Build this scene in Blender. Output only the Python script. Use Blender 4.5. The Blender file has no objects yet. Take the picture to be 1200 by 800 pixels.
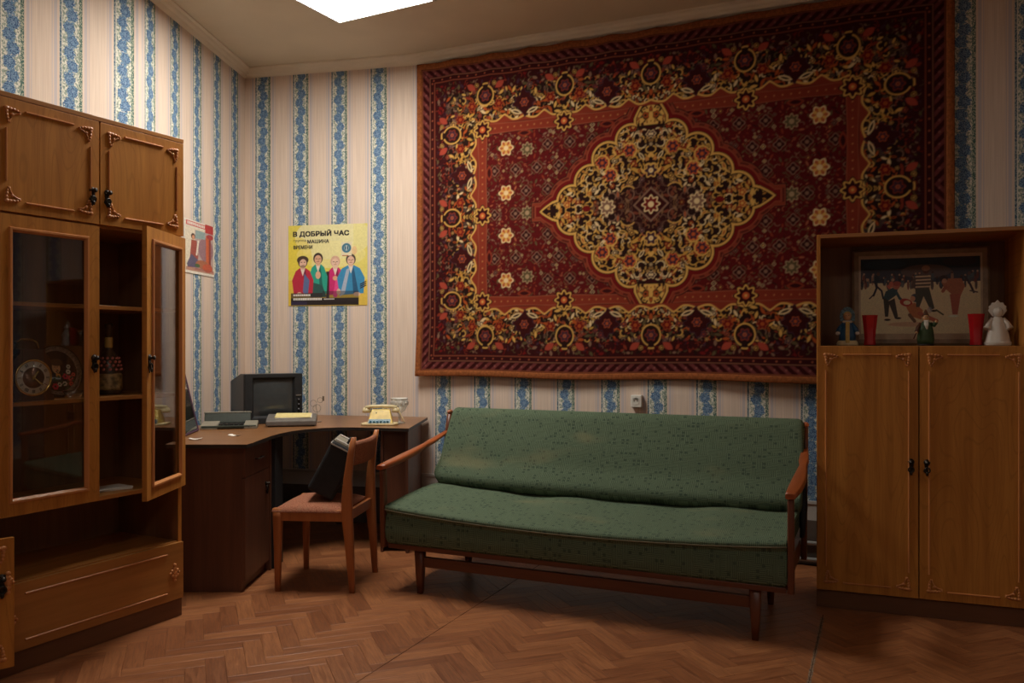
import bpy, bmesh, math, random
import numpy as np
from mathutils import Vector, Matrix

SC = bpy.context.scene
COL = SC.collection
PI = math.pi

# ------------------------------------------------------------------ camera, world, exposure, lights
cam_d = bpy.data.cameras.new('camera')
cam_d.sensor_width = 36.0
cam_d.lens = 29.19
cam_d.shift_y = 5.0 / 1200.0
cam_d.clip_start = 0.05
cam = bpy.data.objects.new('camera', cam_d)
cam.location = (0.0, 0.0, 1.2)
cam.rotation_euler = (PI / 2, 0, 0)
COL.objects.link(cam)
SC.camera = cam

world = bpy.data.worlds.new('world')
SC.world = world
world.use_nodes = True
world.node_tree.nodes['Background'].inputs[0].default_value = (1.0, 0.85, 0.7, 1)
world.node_tree.nodes['Background'].inputs[1].default_value = 0.02

SC.view_settings.view_transform = 'Standard'
SC.view_settings.look = 'None'
SC.view_settings.gamma = 1.0
SC.view_settings.exposure = 0.0
SC.view_settings.use_curve_mapping = False
LAMP_POWER = 32.0        # radiance of the ceiling panel in view
FILL_POWER = 7.0    # unseen panels added behind the view for soft frontal fill

# ------------------------------------------------------------------ helpers
def link(o, parent=None):
    COL.objects.link(o)
    if parent is not None:
        o.parent = parent
    return o

def tag(o, label=None, cat=None, group=None, kind=None):
    if label: o['label'] = label
    if cat: o['category'] = cat
    if group: o['group'] = group
    if kind: o['kind'] = kind
    return o

def thing(name, label, cat, loc=(0, 0, 0), rz=0.0, group=None):
    o = bpy.data.objects.new(name, None)
    o.empty_display_size = 0.05
    o.location = loc
    o.rotation_euler = (0, 0, rz)
    link(o)
    return tag(o, label, cat, group)

def node(name, parent, loc=(0, 0, 0), rot=(0, 0, 0)):
    o = bpy.data.objects.new(name, None)
    o.empty_display_size = 0.03
    o.location = loc
    o.rotation_euler = rot
    return link(o, parent)

class MB:
    """collects shapes into one mesh"""
    def __init__(s):
        s.v = []; s.f = []; s.sm = []
    def add(s, vs, fs, smooth=False):
        n = len(s.v)
        s.v += [tuple(v) for v in vs]
        s.f += [tuple(i + n for i in f) for f in fs]
        s.sm += [smooth] * len(fs)
        return s
    def box(s, x0, x1, y0, y1, z0, z1, M=None):
        vs = [Vector((x, y, z)) for z in (z0, z1) for y in (y0, y1) for x in (x0, x1)]
        if M is not None: vs = [M @ v for v in vs]
        return s.add(vs, [(0, 2, 3, 1), (4, 5, 7, 6), (0, 1, 5, 4), (2, 6, 7, 3), (0, 4, 6, 2), (1, 3, 7, 5)])
    def prism(s, pts, z0, z1, M=None):
        """polygon in x-y (counterclockwise) raised from z0 to z1"""
        n = len(pts)
        vs = [Vector((p[0], p[1], z0)) for p in pts] + [Vector((p[0], p[1], z1)) for p in pts]
        if M is not None: vs = [M @ v for v in vs]
        fs = [tuple(range(n - 1, -1, -1)), tuple(range(n, 2 * n))]
        fs += [(i, (i + 1) % n, n + (i + 1) % n, n + i) for i in range(n)]
        return s.add(vs, fs)
    def rings(s, rings, closed=True, caps=True, smooth=True):
        """join equal rings of points into a skin"""
        m = len(rings[0]); vs = [p for r in rings for p in r]; fs = []
        rng = m if closed else m - 1
        for k in range(len(rings) - 1):
            for i in range(rng):
                j = (i + 1) % m
                fs.append((k * m + i, k * m + j, (k + 1) * m + j, (k + 1) * m + i))
        s.add(vs, fs, smooth)
        if caps and closed:
            n = len(s.v) - len(vs)
            s.f.append(tuple(n + i for i in range(m - 1, -1, -1))); s.sm.append(False)
            s.f.append(tuple(n + (len(rings) - 1) * m + i for i in range(m))); s.sm.append(False)
        return s
    def lathe(s, prof, seg=20, c=(0, 0, 0), M=None, sx=1.0, sy=1.0, caps=True):
        rs = []
        for r, z in prof:
            ring = []
            for i in range(seg):
                a = 2 * PI * i / seg
                p = Vector((c[0] + r * sx * math.cos(a), c[1] + r * sy * math.sin(a), c[2] + z))
                ring.append(M @ p if M is not None else p)
            rs.append(ring)
        return s.rings(rs, caps=caps)
    def tube(s, pts, r, seg=8, rr=None):
        pts = [Vector(p) for p in pts]; rs = []
        up0 = Vector((0, 0, 1))
        for k, p in enumerate(pts):
            d = (pts[min(k + 1, len(pts) - 1)] - pts[max(k - 1, 0)]).normalized()
            a = up0 if abs(d.dot(up0)) < 0.9 else Vector((1, 0, 0))
            u = d.cross(a).normalized(); w = u.cross(d).normalized()
            q = rr[k] if rr else r
            rs.append([p + u * (q * math.cos(2 * PI * i / seg)) + w * (q * math.sin(2 * PI * i / seg)) for i in range(seg)])
        return s.rings(rs)
    def sweep(s, secs):
        """secs: list of (centre, u vector, w vector, halfwidth, halfheight): rounded rectangle sections"""
        rs = []
        for c, u, w, a, b in secs:
            c = Vector(c); u = Vector(u).normalized(); w = Vector(w).normalized()
            k = 0.72
            ring = [c + u * x * a + w * y * b for x, y in ((-1, -k), (-k, -1), (k, -1), (1, -k), (1, k), (k, 1), (-k, 1), (-1, k))]
            rs.append(ring)
        return s.rings(rs)
    def ball(s, c, rx, ry=None, rz=None, seg=12, rings=8, M=None):
        ry = rx if ry is None else ry; rz = rx if rz is None else rz
        rs = []
        for k in range(rings + 1):
            t = PI * k / rings
            q = max(math.sin(t), 0.02)
            ring = []
            for i in range(seg):
                a = 2 * PI * i / seg
                p = Vector((rx * q * math.cos(a), ry * q * math.sin(a), -rz * math.cos(t)))
                if M is not None: p = M @ p
                ring.append(p + Vector(c))
            rs.append(ring)
        return s.rings(rs)
    def torus(s, c, R, r, M=None, seg=24, sec=8):
        rs = []
        for i in range(seg + 1):
            a = 2 * PI * i / seg
            ring = []
            for j in range(sec):
                b = 2 * PI * j / sec
                p = Vector(((R + r * math.cos(b)) * math.cos(a), (R + r * math.cos(b)) * math.sin(a), r * math.sin(b)))
                if M is not None: p = M @ p
                ring.append(p + Vector(c))
            rs.append(ring)
        return s.rings(rs, caps=False)
    def mesh(s, name, mat=None):
        me = bpy.data.meshes.new(name)
        me.from_pydata(s.v, [], s.f)
        me.polygons.foreach_set('use_smooth', s.sm)
        me.update()
        bm = bmesh.new(); bm.from_mesh(me)
        bmesh.ops.recalc_face_normals(bm, faces=bm.faces)
        bm.to_mesh(me); bm.free()
        if mat: me.materials.append(mat)
        return me
    def build(s, name, mat, parent=None, bevel=0.0, label=None, loc=None, rot=None):
        o = bpy.data.objects.new(name, s.mesh(name, mat))
        link(o, parent)
        if loc: o.location = loc
        if rot: o.rotation_euler = rot
        if bevel:
            b = o.modifiers.new('bevel', 'BEVEL'); b.width = bevel; b.segments = 2
            b.limit_method = 'ANGLE'; b.angle_limit = math.radians(40)
        if label: o['label'] = label
        return o

def bx(name, mat, parent, x0, x1, y0, y1, z0, z1, bevel=0.0015, label=None):
    return MB().box(x0, x1, y0, y1, z0, z1).build(name, mat, parent, bevel, label)

# ------------------------------------------------------------------ node helpers
class E:
    """a socket with arithmetic"""
    def __init__(s, nt, sock): s.nt = nt; s.o = sock
    def _m(s, op, b=None, c=None, clamp=False):
        n = s.nt.nodes.new('ShaderNodeMath'); n.operation = op; n.use_clamp = clamp
        for i, q in enumerate((s, b, c)):
            if q is None: continue
            if isinstance(q, E): s.nt.links.new(q.o, n.inputs[i])
            else: n.inputs[i].default_value = q
        return E(s.nt, n.outputs[0])
    def __add__(s, b): return s._m('ADD', b)
    def __radd__(s, b): return s._m('ADD', b)
    def __sub__(s, b): return s._m('SUBTRACT', b)
    def __rsub__(s, b): return (s * -1.0) + b
    def __mul__(s, b): return s._m('MULTIPLY', b)
    def __rmul__(s, b): return s._m('MULTIPLY', b)
    def __truediv__(s, b): return s._m('DIVIDE', b)
    def lt(s, b): return s._m('LESS_THAN', b)
    def gt(s, b): return s._m('GREATER_THAN', b)
    def fract(s): return s._m('FRACT')
    def floor(s): return s._m('FLOOR')
    def abs(s): return s._m('ABSOLUTE')
    def sin(s): return s._m('SINE')
    def sqrt(s): return s._m('SQRT')
    def max(s, b): return s._m('MAXIMUM', b)
    def min(s, b): return s._m('MINIMUM', b)
    def mod(s, b): return s._m('MODULO', b)
    def clamp(s): return s._m('ADD', 0.0, clamp=True)
    def ramp(s, a, b):
        """0 at a, 1 at b, smooth"""
        n = s.nt.nodes.new('ShaderNodeMapRange'); n.interpolation_type = 'SMOOTHSTEP'
        s.nt.links.new(s.o, n.inputs[0]); n.inputs[1].default_value = a; n.inputs[2].default_value = b
        return E(s.nt, n.outputs[0])

class Mat:
    def __init__(s, name, rough=0.6, col=(0.5, 0.5, 0.5), metal=0.0, spec=0.5, coat=0.0):
        s.m = bpy.data.materials.new(name); s.m.use_nodes = True
        s.nt = s.m.node_tree; s.b = s.nt.nodes['Principled BSDF']
        s.b.inputs['Base Color'].default_value = (*col, 1)
        s.b.inputs['Roughness'].default_value = rough
        s.b.inputs['Metallic'].default_value = metal
        s.b.inputs['Specular IOR Level'].default_value = spec
        s.b.inputs['Coat Weight'].default_value = coat
    def uv(s):
        n = s.nt.nodes.new('ShaderNodeTexCoord'); x = s.nt.nodes.new('ShaderNodeSeparateXYZ')
        s.nt.links.new(n.outputs['UV'], x.inputs[0])
        return E(s.nt, x.outputs[0]), E(s.nt, x.outputs[1])
    def obj(s):
        n = s.nt.nodes.new('ShaderNodeTexCoord'); x = s.nt.nodes.new('ShaderNodeSeparateXYZ')
        s.nt.links.new(n.outputs['Object'], x.inputs[0])
        return E(s.nt, x.outputs[0]), E(s.nt, x.outputs[1]), E(s.nt, x.outputs[2])
    def vec(s, x, y, z=0.0):
        n = s.nt.nodes.new('ShaderNodeCombineXYZ')
        for i, q in enumerate((x, y, z)):
            if isinstance(q, E): s.nt.links.new(q.o, n.inputs[i])
            else: n.inputs[i].default_value = q
        return n.outputs[0]
    def noise(s, vec, scale=1.0, detail=2.0, rough=0.5, dist=0.0):
        n = s.nt.nodes.new('ShaderNodeTexNoise')
        s.nt.links.new(vec, n.inputs['Vector'])
        n.inputs['Scale'].default_value = scale; n.inputs['Detail'].default_value = detail
        n.inputs['Roughness'].default_value = rough; n.inputs['Distortion'].default_value = dist
        return E(s.nt, n.outputs['Fac'])
    def mix(s, f, a, b, mode='MIX'):
        n = s.nt.nodes.new('ShaderNodeMix'); n.data_type = 'RGBA'; n.blend_type = mode
        if isinstance(f, E): s.nt.links.new(f.o, n.inputs[0])
        else: n.inputs[0].default_value = f
        for i, q in ((6, a), (7, b)):
            if isinstance(q, tuple): n.inputs[i].default_value = (*q[:3], 1)
            else: s.nt.links.new(q, n.inputs[i])
        return n.outputs[2]
    def color(s, sock): s.nt.links.new(sock, s.b.inputs['Base Color']); return s
    def rough(s, e): s.nt.links.new(e.o, s.b.inputs['Roughness']); return s
    def bump(s, e, dist=0.001, strength=1.0):
        n = s.nt.nodes.new('ShaderNodeBump'); n.inputs['Distance'].default_value = dist
        n.inputs['Strength'].default_value = strength
        s.nt.links.new(e.o, n.inputs['Height']); s.nt.links.new(n.outputs[0], s.b.inputs['Normal']); return s

def plain(name, col, rough=0.6, metal=0.0, var=0.12, scale=30.0, spec=0.5, bump=0.0):
    """one colour with a little procedural unevenness"""
    M = Mat(name, rough, col, metal, spec)
    x, y, z = M.obj()
    n = M.noise(M.vec(x, y, z), scale, 3.0)
    dark = tuple(c * (1 - var) for c in col); lite = tuple(min(1, c * (1 + var)) for c in col)
    M.color(M.mix(n.ramp(0.3, 0.7), dark, lite))
    if bump: M.bump(n, bump)
    return M.m

def wood(name, c1, c2, axis='z', rough=0.42, fine=1.0, spec=0.5, ring=0):
    M = Mat(name, rough, c1, 0.0, spec)
    x, y, z = M.obj()
    k = {'x': (1.2, 22, 22), 'y': (22, 1.2, 22), 'z': (22, 22, 1.2)}[axis]
    warp = M.noise(M.vec(x * (k[0] * 0.13), y * (k[1] * 0.13), z * (k[2] * 0.13)), 1.5, 2.0)
    n1 = M.noise(M.vec(x * k[0] + warp * 2.2, y * k[1] + warp * 2.2, z * k[2]), 1.0 * fine, 4.0, 0.6)
    n2 = M.noise(M.vec(x * (k[0] * 5), y * (k[1] * 5), z * (k[2] * 5)), 2.0 * fine, 2.0)
    a = M.mix(n1.ramp(0.3, 0.72), c1, c2)
    dk = tuple(c * 0.62 for c in c1)
    if ring:
        # flat-sawn arches: contour lines of a slow noise drawn out along the grain
        u = x if axis == 'z' else z
        w = z if axis == 'z' else x
        h = M.noise(M.vec(u * 5.5, w * 0.9, 3.0), 1.0, 1.0)
        rg = ((h * 26.0).fract() - 0.5).abs()
        a = M.mix(rg.ramp(0.12, 0.0) * 0.30, a, dk)
    a = M.mix(n2.ramp(0.58, 0.8) * 0.45, a, dk)
    M.color(a); M.bump(n2, 0.0003, 0.5)
    return M.m

def color_attr(name, rough=0.6, sheen=0.0, bump=0.0, spec=0.4):
    """pattern comes from the print colours stored on the mesh"""
    M = Mat(name, rough, spec=spec)
    n = M.nt.nodes.new('ShaderNodeAttribute'); n.attribute_name = 'print'
    M.nt.links.new(n.outputs['Color'], M.b.inputs['Base Color'])
    if bump:
        x, y, z = M.obj()
        M.bump(M.noise(M.vec(x, y, z), 420.0, 2.0), bump, 1.0)
    return M.m

def stem(nm): return nm

# ------------------------------------------------------------------ flat print raster (numpy), stored as mesh colours
def srgb(h):
    if isinstance(h, str):
        r = [int(h[i:i + 2], 16) / 255 for i in (0, 2, 4)]
    else: r = [q / 255 for q in h]
    return np.array([c / 12.92 if c < 0.04045 else ((c + 0.055) / 1.055) ** 2.4 for c in r])

class Print:
    """canvas w x h (aspect units), nx columns; y runs up"""
    def __init__(s, w, h, nx, bg):
        s.w = w; s.h = h; s.nx = nx; s.ny = max(2, int(round(nx * h / w)))
        x = np.linspace(0, w, s.nx + 1); y = np.linspace(0, h, s.ny + 1)
        s.X, s.Y = np.meshgrid(x, y)
        s.px = w / s.nx
        s.C = np.zeros(s.X.shape + (3,)); s.C[:] = srgb(bg)
    def put(s, d, col, a=1.0):
        """d: signed distance (negative inside)"""
        m = np.clip(0.5 - d / s.px, 0, 1)[..., None] * a
        s.C = s.C * (1 - m) + (srgb(col) if not isinstance(col, np.ndarray) else col) * m
        return s
    def ell(s, cx, cy, rx, ry, col, rot=0.0, a=1.0):
        c, q = math.cos(rot), math.sin(rot)
        u = (s.X - cx) * c + (s.Y - cy) * q; v = -(s.X - cx) * q + (s.Y - cy) * c
        d = (np.sqrt((u / rx) ** 2 + (v / ry) ** 2) - 1) * min(rx, ry)
        return s.put(d, col, a)
    def poly(s, pts, col, a=1.0):
        inside = np.zeros(s.X.shape, bool); dist = np.full(s.X.shape, 1e9)
        n = len(pts)
        for i in range(n):
            x0, y0 = pts[i]; x1, y1 = pts[(i + 1) % n]
            cond = ((y0 > s.Y) != (y1 > s.Y))
            with np.errstate(divide='ignore', invalid='ignore'):
                xi = (x1 - x0) * (s.Y - y0) / (y1 - y0 + 1e-12) + x0
            inside ^= cond & (s.X < xi)
            dx, dy = x1 - x0, y1 - y0
            t = np.clip(((s.X - x0) * dx + (s.Y - y0) * dy) / (dx * dx + dy * dy + 1e-12), 0, 1)
            dist = np.minimum(dist, np.hypot(s.X - x0 - t * dx, s.Y - y0 - t * dy))
        return s.put(np.where(inside, -dist, dist), col, a)
    def line(s, pts, r, col, a=1.0):
        dist = np.full(s.X.shape, 1e9)
        for (x0, y0), (x1, y1) in zip(pts[:-1], pts[1:]):
            dx, dy = x1 - x0, y1 - y0
            t = np.clip(((s.X - x0) * dx + (s.Y - y0) * dy) / (dx * dx + dy * dy + 1e-12), 0, 1)
            dist = np.minimum(dist, np.hypot(s.X - x0 - t * dx, s.Y - y0 - t * dy))
        return s.put(dist - r, col, a)
    def rect(s, x0, x1, y0, y1, col, a=1.0):
        d = np.maximum(np.maximum(x0 - s.X, s.X - x1), np.maximum(y0 - s.Y, s.Y - y1))
        return s.put(d, col, a)
    def grad(s, y0, y1, c0, c1):
        t = np.clip((s.Y - y0) / (y1 - y0), 0, 1)[..., None]
        s.C = srgb(c0) * (1 - t) + srgb(c1) * t
        return s
    def speckle(s, amt, seed=3, k=4):
        r = np.random.RandomState(seed)
        n = r.rand(s.X.shape[0] // k + 2, s.X.shape[1] // k + 2, 1)
        n = np.kron(n, np.ones((k, k, 1)))[:s.X.shape[0], :s.X.shape[1]]
        s.C = np.clip(s.C * (1 + (n - 0.5) * 2 * amt), 0, 1); return s
    def build(s, name, mat, parent, W, Hh, disp=None, thick=0.0):
        """sheet in the x-z plane facing -y, lower left corner at the local origin"""
        gx = s.X * W / s.w; gz = s.Y * Hh / s.h
        gy = disp(gx, gz) if disp else np.zeros_like(gx)
        ny, nx = gx.shape
        co = np.stack([gx, gy, gz], -1).reshape(-1, 3)
        idx = np.arange(nx * ny).reshape(ny, nx)
        q = np.stack([idx[:-1, :-1], idx[:-1, 1:], idx[1:, 1:], idx[1:, :-1]], -1).reshape(-1, 4)
        nv = len(co)
        if thick:
            rim = np.concatenate([idx[0, :], idx[1:, -1], idx[-1, -2::-1], idx[-2:0:-1, 0]])
            back = co[rim] + np.array([0, thick, 0])
            co = np.concatenate([co, back]); n = len(rim)
            r2 = nv + np.arange(n)
            side = np.stack([rim, r2, np.roll(r2, -1), np.roll(rim, -1)], -1)
            quads = np.concatenate([q, side])
        else: quads = q; n = 0
        me = bpy.data.meshes.new(name)
        me.vertices.add(len(co)); me.vertices.foreach_set('co', co.astype(np.float32).ravel())
        tot = len(quads)
        extra = 0
        loops = quads.ravel()
        starts = np.arange(tot) * 4
        me.loops.add(len(loops)); me.loops.foreach_set('vertex_index', loops.astype(np.int32))
        me.polygons.add(tot + extra)
        me.polygons.foreach_set('loop_start', starts.astype(np.int32))
        me.update(calc_edges=True); me.validate()
        at = me.color_attributes.new('print', 'FLOAT_COLOR', 'POINT')
        c = np.ones((len(co), 4)); c[:nv, :3] = s.C.reshape(-1, 3)
        if thick: c[nv:, :3] = s.C.reshape(-1, 3)[rim]
        at.data.foreach_set('color', c.astype(np.float32).ravel())
        me.materials.append(mat)
        o = bpy.data.objects.new(name, me)
        return link(o, parent)
# ------------------------------------------------------------------ materials
M_CEIL = plain('ceiling_paint', (0.72, 0.62, 0.46), 0.9, var=0.03, scale=3.0)
M_CROWN = plain('crown_paint', (0.80, 0.71, 0.56), 0.7, var=0.04, scale=6.0)
M_SKIRT = plain('skirting_paint', (0.50, 0.46, 0.42), 0.55, var=0.05, scale=8.0)
M_SKIRT_DARK = plain('dark_skirting', (0.10, 0.075, 0.06), 0.5, var=0.2, scale=8.0)
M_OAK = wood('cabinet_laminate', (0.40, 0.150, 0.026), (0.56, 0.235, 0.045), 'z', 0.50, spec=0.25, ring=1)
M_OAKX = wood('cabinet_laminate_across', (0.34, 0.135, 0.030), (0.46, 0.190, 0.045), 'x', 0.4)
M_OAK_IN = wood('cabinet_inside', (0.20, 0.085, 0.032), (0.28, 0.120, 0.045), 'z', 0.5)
M_TRIMW = wood('orange_moulding', (0.50, 0.185, 0.055), (0.60, 0.24, 0.070), 'z', 0.4)
M_PLINTH = wood('plinth_wood', (0.13, 0.05, 0.02), (0.17, 0.065, 0.025), 'x', 0.5)
M_BRONZE = plain('dark_bronze', (0.035, 0.028, 0.022), 0.38, 0.8, var=0.3, scale=80)
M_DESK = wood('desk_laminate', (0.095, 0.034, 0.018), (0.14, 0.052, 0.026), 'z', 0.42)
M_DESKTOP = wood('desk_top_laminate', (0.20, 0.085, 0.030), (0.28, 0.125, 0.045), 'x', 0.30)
M_DESK_EDGE = plain('dark_edge_band', (0.025, 0.018, 0.015), 0.4)
M_TEAK = wood('sofa_wood', (0.27, 0.060, 0.018), (0.36, 0.092, 0.026), 'y', 0.32)
M_TEAKX = wood('sofa_rail_wood_shaded', (0.095, 0.026, 0.012), (0.13, 0.038, 0.015), 'x', 0.38)  # sofa wood darkened, the shade on the rails put into its colour
M_TEAKZ = wood('sofa_leg_wood_shaded', (0.12, 0.034, 0.015), (0.16, 0.050, 0.020), 'z', 0.38)  # same wood for legs and posts, darkened to carry their shade
M_CHAIRW = wood('chair_wood', (0.36, 0.115, 0.034), (0.47, 0.165, 0.050), 'z', 0.36)
M_BLACKP = plain('black_plastic', (0.012, 0.011, 0.012), 0.35, var=0.2)
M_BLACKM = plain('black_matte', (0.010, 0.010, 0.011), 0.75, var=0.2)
M_SCREEN = plain('screen_glass', (0.045, 0.05, 0.052), 0.16, var=0.05, spec=0.8)
M_GREYP = plain('grey_plastic', (0.14, 0.125, 0.11), 0.5)
M_GREYL = plain('light_grey_plastic', (0.25, 0.225, 0.17), 0.5)
M_GREEND = plain('dark_green_plastic', (0.022, 0.030, 0.020), 0.5)
M_CREAM = plain('cream_plastic', (0.72, 0.60, 0.34), 0.35)
M_YELLOW = plain('yellow_plastic', (0.72, 0.52, 0.12), 0.35)
M_TEAL = plain('blue_green_plastic', (0.035, 0.13, 0.17), 0.4)
M_PAPER = plain('paper', (0.80, 0.76, 0.68), 0.8, var=0.04)
M_PAPERY = plain('yellowed_paper', (0.72, 0.60, 0.26), 0.7, var=0.06, scale=60)
M_CHROME = plain('chrome', (0.62, 0.60, 0.58), 0.18, 1.0, var=0.1)
M_BRASS = plain('brass', (0.70, 0.48, 0.16), 0.22, 1.0, var=0.1)
M_WHITE = plain('white_plastic', (0.72, 0.69, 0.62), 0.4, var=0.03)
M_WHITEC = plain('white_ceramic', (0.74, 0.70, 0.62), 0.25, var=0.04)
M_DARK = plain('dark_hole', (0.01, 0.01, 0.01), 0.7)
M_CLOCKW = wood('clock_wood', (0.05, 0.014, 0.008), (0.085, 0.025, 0.012), 'x', 0.28)
M_PIPE = plain('pipe_paint', (0.42, 0.42, 0.40), 0.45, var=0.05)
M_SKIN = plain('figurine_skin', (0.62, 0.34, 0.16), 0.4)
M_BLUEC = plain('figurine_blue', (0.03, 0.10, 0.20), 0.35)
M_GREENC = plain('figurine_green', (0.045, 0.085, 0.03), 0.6, var=0.25)
M_BROWNC = plain('figurine_brown', (0.12, 0.045, 0.02), 0.6, var=0.25)
M_GOLDY = plain('figurine_gold', (0.60, 0.40, 0.10), 0.35)
M_PURPLE = plain('purple_edge', (0.07, 0.025, 0.055), 0.4)
M_PRINT = color_attr('printed_paper', 0.45)
M_PAINTED = color_attr('painted_panel', 0.55)

def glassmat(name, tint=(0.93, 0.95, 0.93), rough=0.02, ior=1.5, gl=1.0):
    m = bpy.data.materials.new(name); m.use_nodes = True; nt = m.node_tree; nt.nodes.clear()
    o = nt.nodes.new('ShaderNodeOutputMaterial'); mx = nt.nodes.new('ShaderNodeMixShader')
    t = nt.nodes.new('ShaderNodeBsdfTransparent'); t.inputs[0].default_value = (*tint, 1)
    g = nt.nodes.new('ShaderNodeBsdfGlossy'); g.inputs['Roughness'].default_value = rough
    lw = nt.nodes.new('ShaderNodeLayerWeight'); lw.inputs[0].default_value = 0.5
    f = E(nt, lw.outputs['Facing'])._m('POWER', 5.0) * 0.95 + 0.045
    mu = nt.nodes.new('ShaderNodeMath'); mu.operation = 'MULTIPLY'; mu.inputs[1].default_value = gl; mu.use_clamp = True
    nt.links.new(f.o, mu.inputs[0])
    nt.links.new(mu.outputs[0], mx.inputs[0])
    nt.links.new(t.outputs[0], mx.inputs[1]); nt.links.new(g.outputs[0], mx.inputs[2])
    nt.links.new(mx.outputs[0], o.inputs[0])
    return m
M_PANE = glassmat('window_pane_glass', (0.93, 0.93, 0.92), 0.01, 1.5, 1.7)
M_CRYSTAL = glassmat('crystal', (0.90, 0.91, 0.91), 0.15, 1.6, 4.0)
M_REDGLASS = Mat('red_glass', 0.12, (0.55, 0.012, 0.02), spec=0.8).m
def wallpaper():
    M = Mat('wallpaper', 0.8, spec=0.25)
    u, v = M.uv()
    P = 0.2875
    k = (u / P + 0.5).floor()
    x = ((u / P + 0.5).fract() - 0.5) * P           # metres from the middle of a flower band
    ax = x.abs()
    # ground outside the bands: beige with fine lavender pin stripes
    fib = M.noise(M.vec(u * 260, v * 3.0), 1.0, 2.0)
    ground = M.mix(fib.ramp(0.3, 0.7), (0.66, 0.52, 0.42), (0.75, 0.61, 0.50))
    lav = (ax - 0.077).abs().lt(0.0075)
    ground = M.mix(lav * 0.75, ground, (0.50, 0.46, 0.50))
    lav2 = (ax - 0.094).abs().lt(0.0018)
    ground = M.mix(lav2 * 0.6, ground, (0.44, 0.42, 0.50))
    lav3 = ((u * 1.0 / P).fract() - 0.5).abs().lt(0.004)
    ground = M.mix(lav3 * 0.25, ground, (0.50, 0.44, 0.42))
    # band ground
    nb = M.noise(M.vec(u * 120, v * 120), 1.0, 2.0)
    band = M.mix(nb.ramp(0.35, 0.65), (0.66, 0.64, 0.55), (0.78, 0.75, 0.65))
    leafn = M.noise(M.vec(u * 95 + k * 3.7, v * 75), 1.0, 3.0, 0.6)
    leaf = M.mix(nb.ramp(0.4, 0.6), (0.10, 0.17, 0.13), (0.24, 0.34, 0.27))
    lm = leafn.ramp(0.47, 0.53) * ax.lt(0.043)
    band = M.mix(lm * 0.8, band, leaf)
    # chain of blue roses swinging from side to side
    S = 0.062
    row = (v / S).floor()
    side = (row.mod(2.0) - 0.5) * 0.017
    q = ((v / S).fract() - 0.5) * S
    wob = M.noise(M.vec(u * 130, v * 130, 0.3), 1.0, 2.0) - 0.5
    dx = x - side
    dist = (dx * dx + q * q * 0.85).sqrt() + wob * 0.034
    petal = M.noise(M.vec(u * 190, v * 190, 0.9), 1.0, 2.0)
    blue = M.mix(petal.ramp(0.42, 0.60), (0.040, 0.080, 0.19), (0.22, 0.36, 0.50))
    blue = M.mix(dist.ramp(0.012, 0.003) * 0.55, blue, (0.26, 0.37, 0.52))
    rose = dist.ramp(0.031, 0.027)
    band = M.mix(rose, band, blue)
    # small buds between
    q2 = ((v / S + 0.5).fract() - 0.5) * S
    d2 = ((x + side) * (x + side) + q2 * q2).sqrt() + wob * 0.012
    band = M.mix(d2.ramp(0.012, 0.009) * 0.8, band, (0.12, 0.24, 0.40))
    # leafy edging on one side, blue thread on the other
    en = M.noise(M.vec(u * 210, v * 130, 1.7), 1.0, 2.0)
    e1 = (x - 0.051).abs().lt(0.0085)
    band2 = M.mix(en.ramp(0.44, 0.52), (0.46, 0.47, 0.36), (0.07, 0.14, 0.12))
    e2 = (x + 0.052).abs().lt(0.0050)
    band3 = M.mix(en.ramp(0.46, 0.54), (0.34, 0.38, 0.36), (0.05, 0.11, 0.17))
    c = M.mix(ax.lt(0.058), ground, band)
    c = M.mix(e1, c, band2)
    c = M.mix(e2, c, band3)
    M.color(c)
    M.bump(fib, 0.0003, 0.4)
    return M.m
M_WALL = wallpaper()

def floormat(name, single):
    M = Mat(name, 0.36, spec=0.45)
    u, v = M.uv()
    if single:
        n = M.nt.nodes.new('ShaderNodeObjectInfo'); r = E(M.nt, n.outputs['Random'])
    else:
        n = M.nt.nodes.new('ShaderNodeNewGeometry'); r = E(M.nt, n.outputs['Random Per Island'])
    g1 = M.noise(M.vec(u * 7 + r * 37.0, v * 90, r * 19.0), 1.0, 3.0, 0.6, 0.6)
    g2 = M.noise(M.vec(u * 26 + r * 91.0, v * 260, r * 7.0), 1.0, 2.0)
    a = M.mix(g1.ramp(0.3, 0.7), (0.235, 0.086, 0.034), (0.38, 0.152, 0.060))
    hue = M.mix(r.ramp(0.0, 1.0), (0.76, 0.68, 0.64), (1.10, 1.08, 1.02))
    a = M.mix(1.0, a, hue, 'MULTIPLY')
    a = M.mix(g2.ramp(0.55, 0.8) * 0.5, a, (0.09, 0.030, 0.016))
    M.color(a)
    M.rough(g1 * 0.2 + 0.30)
    return M.m
M_BLOCK = floormat('parquet_block', True)
M_BLOCKS = floormat('parquet_blocks', False)
M_FLOORB = plain('floor_joint', (0.09, 0.038, 0.02), 0.7)
M_SEAM = plain('seam_dirt', (0.07, 0.030, 0.016), 0.95, spec=0.05, var=0.5, scale=60)
M_SMUDGE = plain('pale_glue', (0.22, 0.15, 0.10), 0.95, spec=0.05, var=0.5, scale=90)

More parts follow.
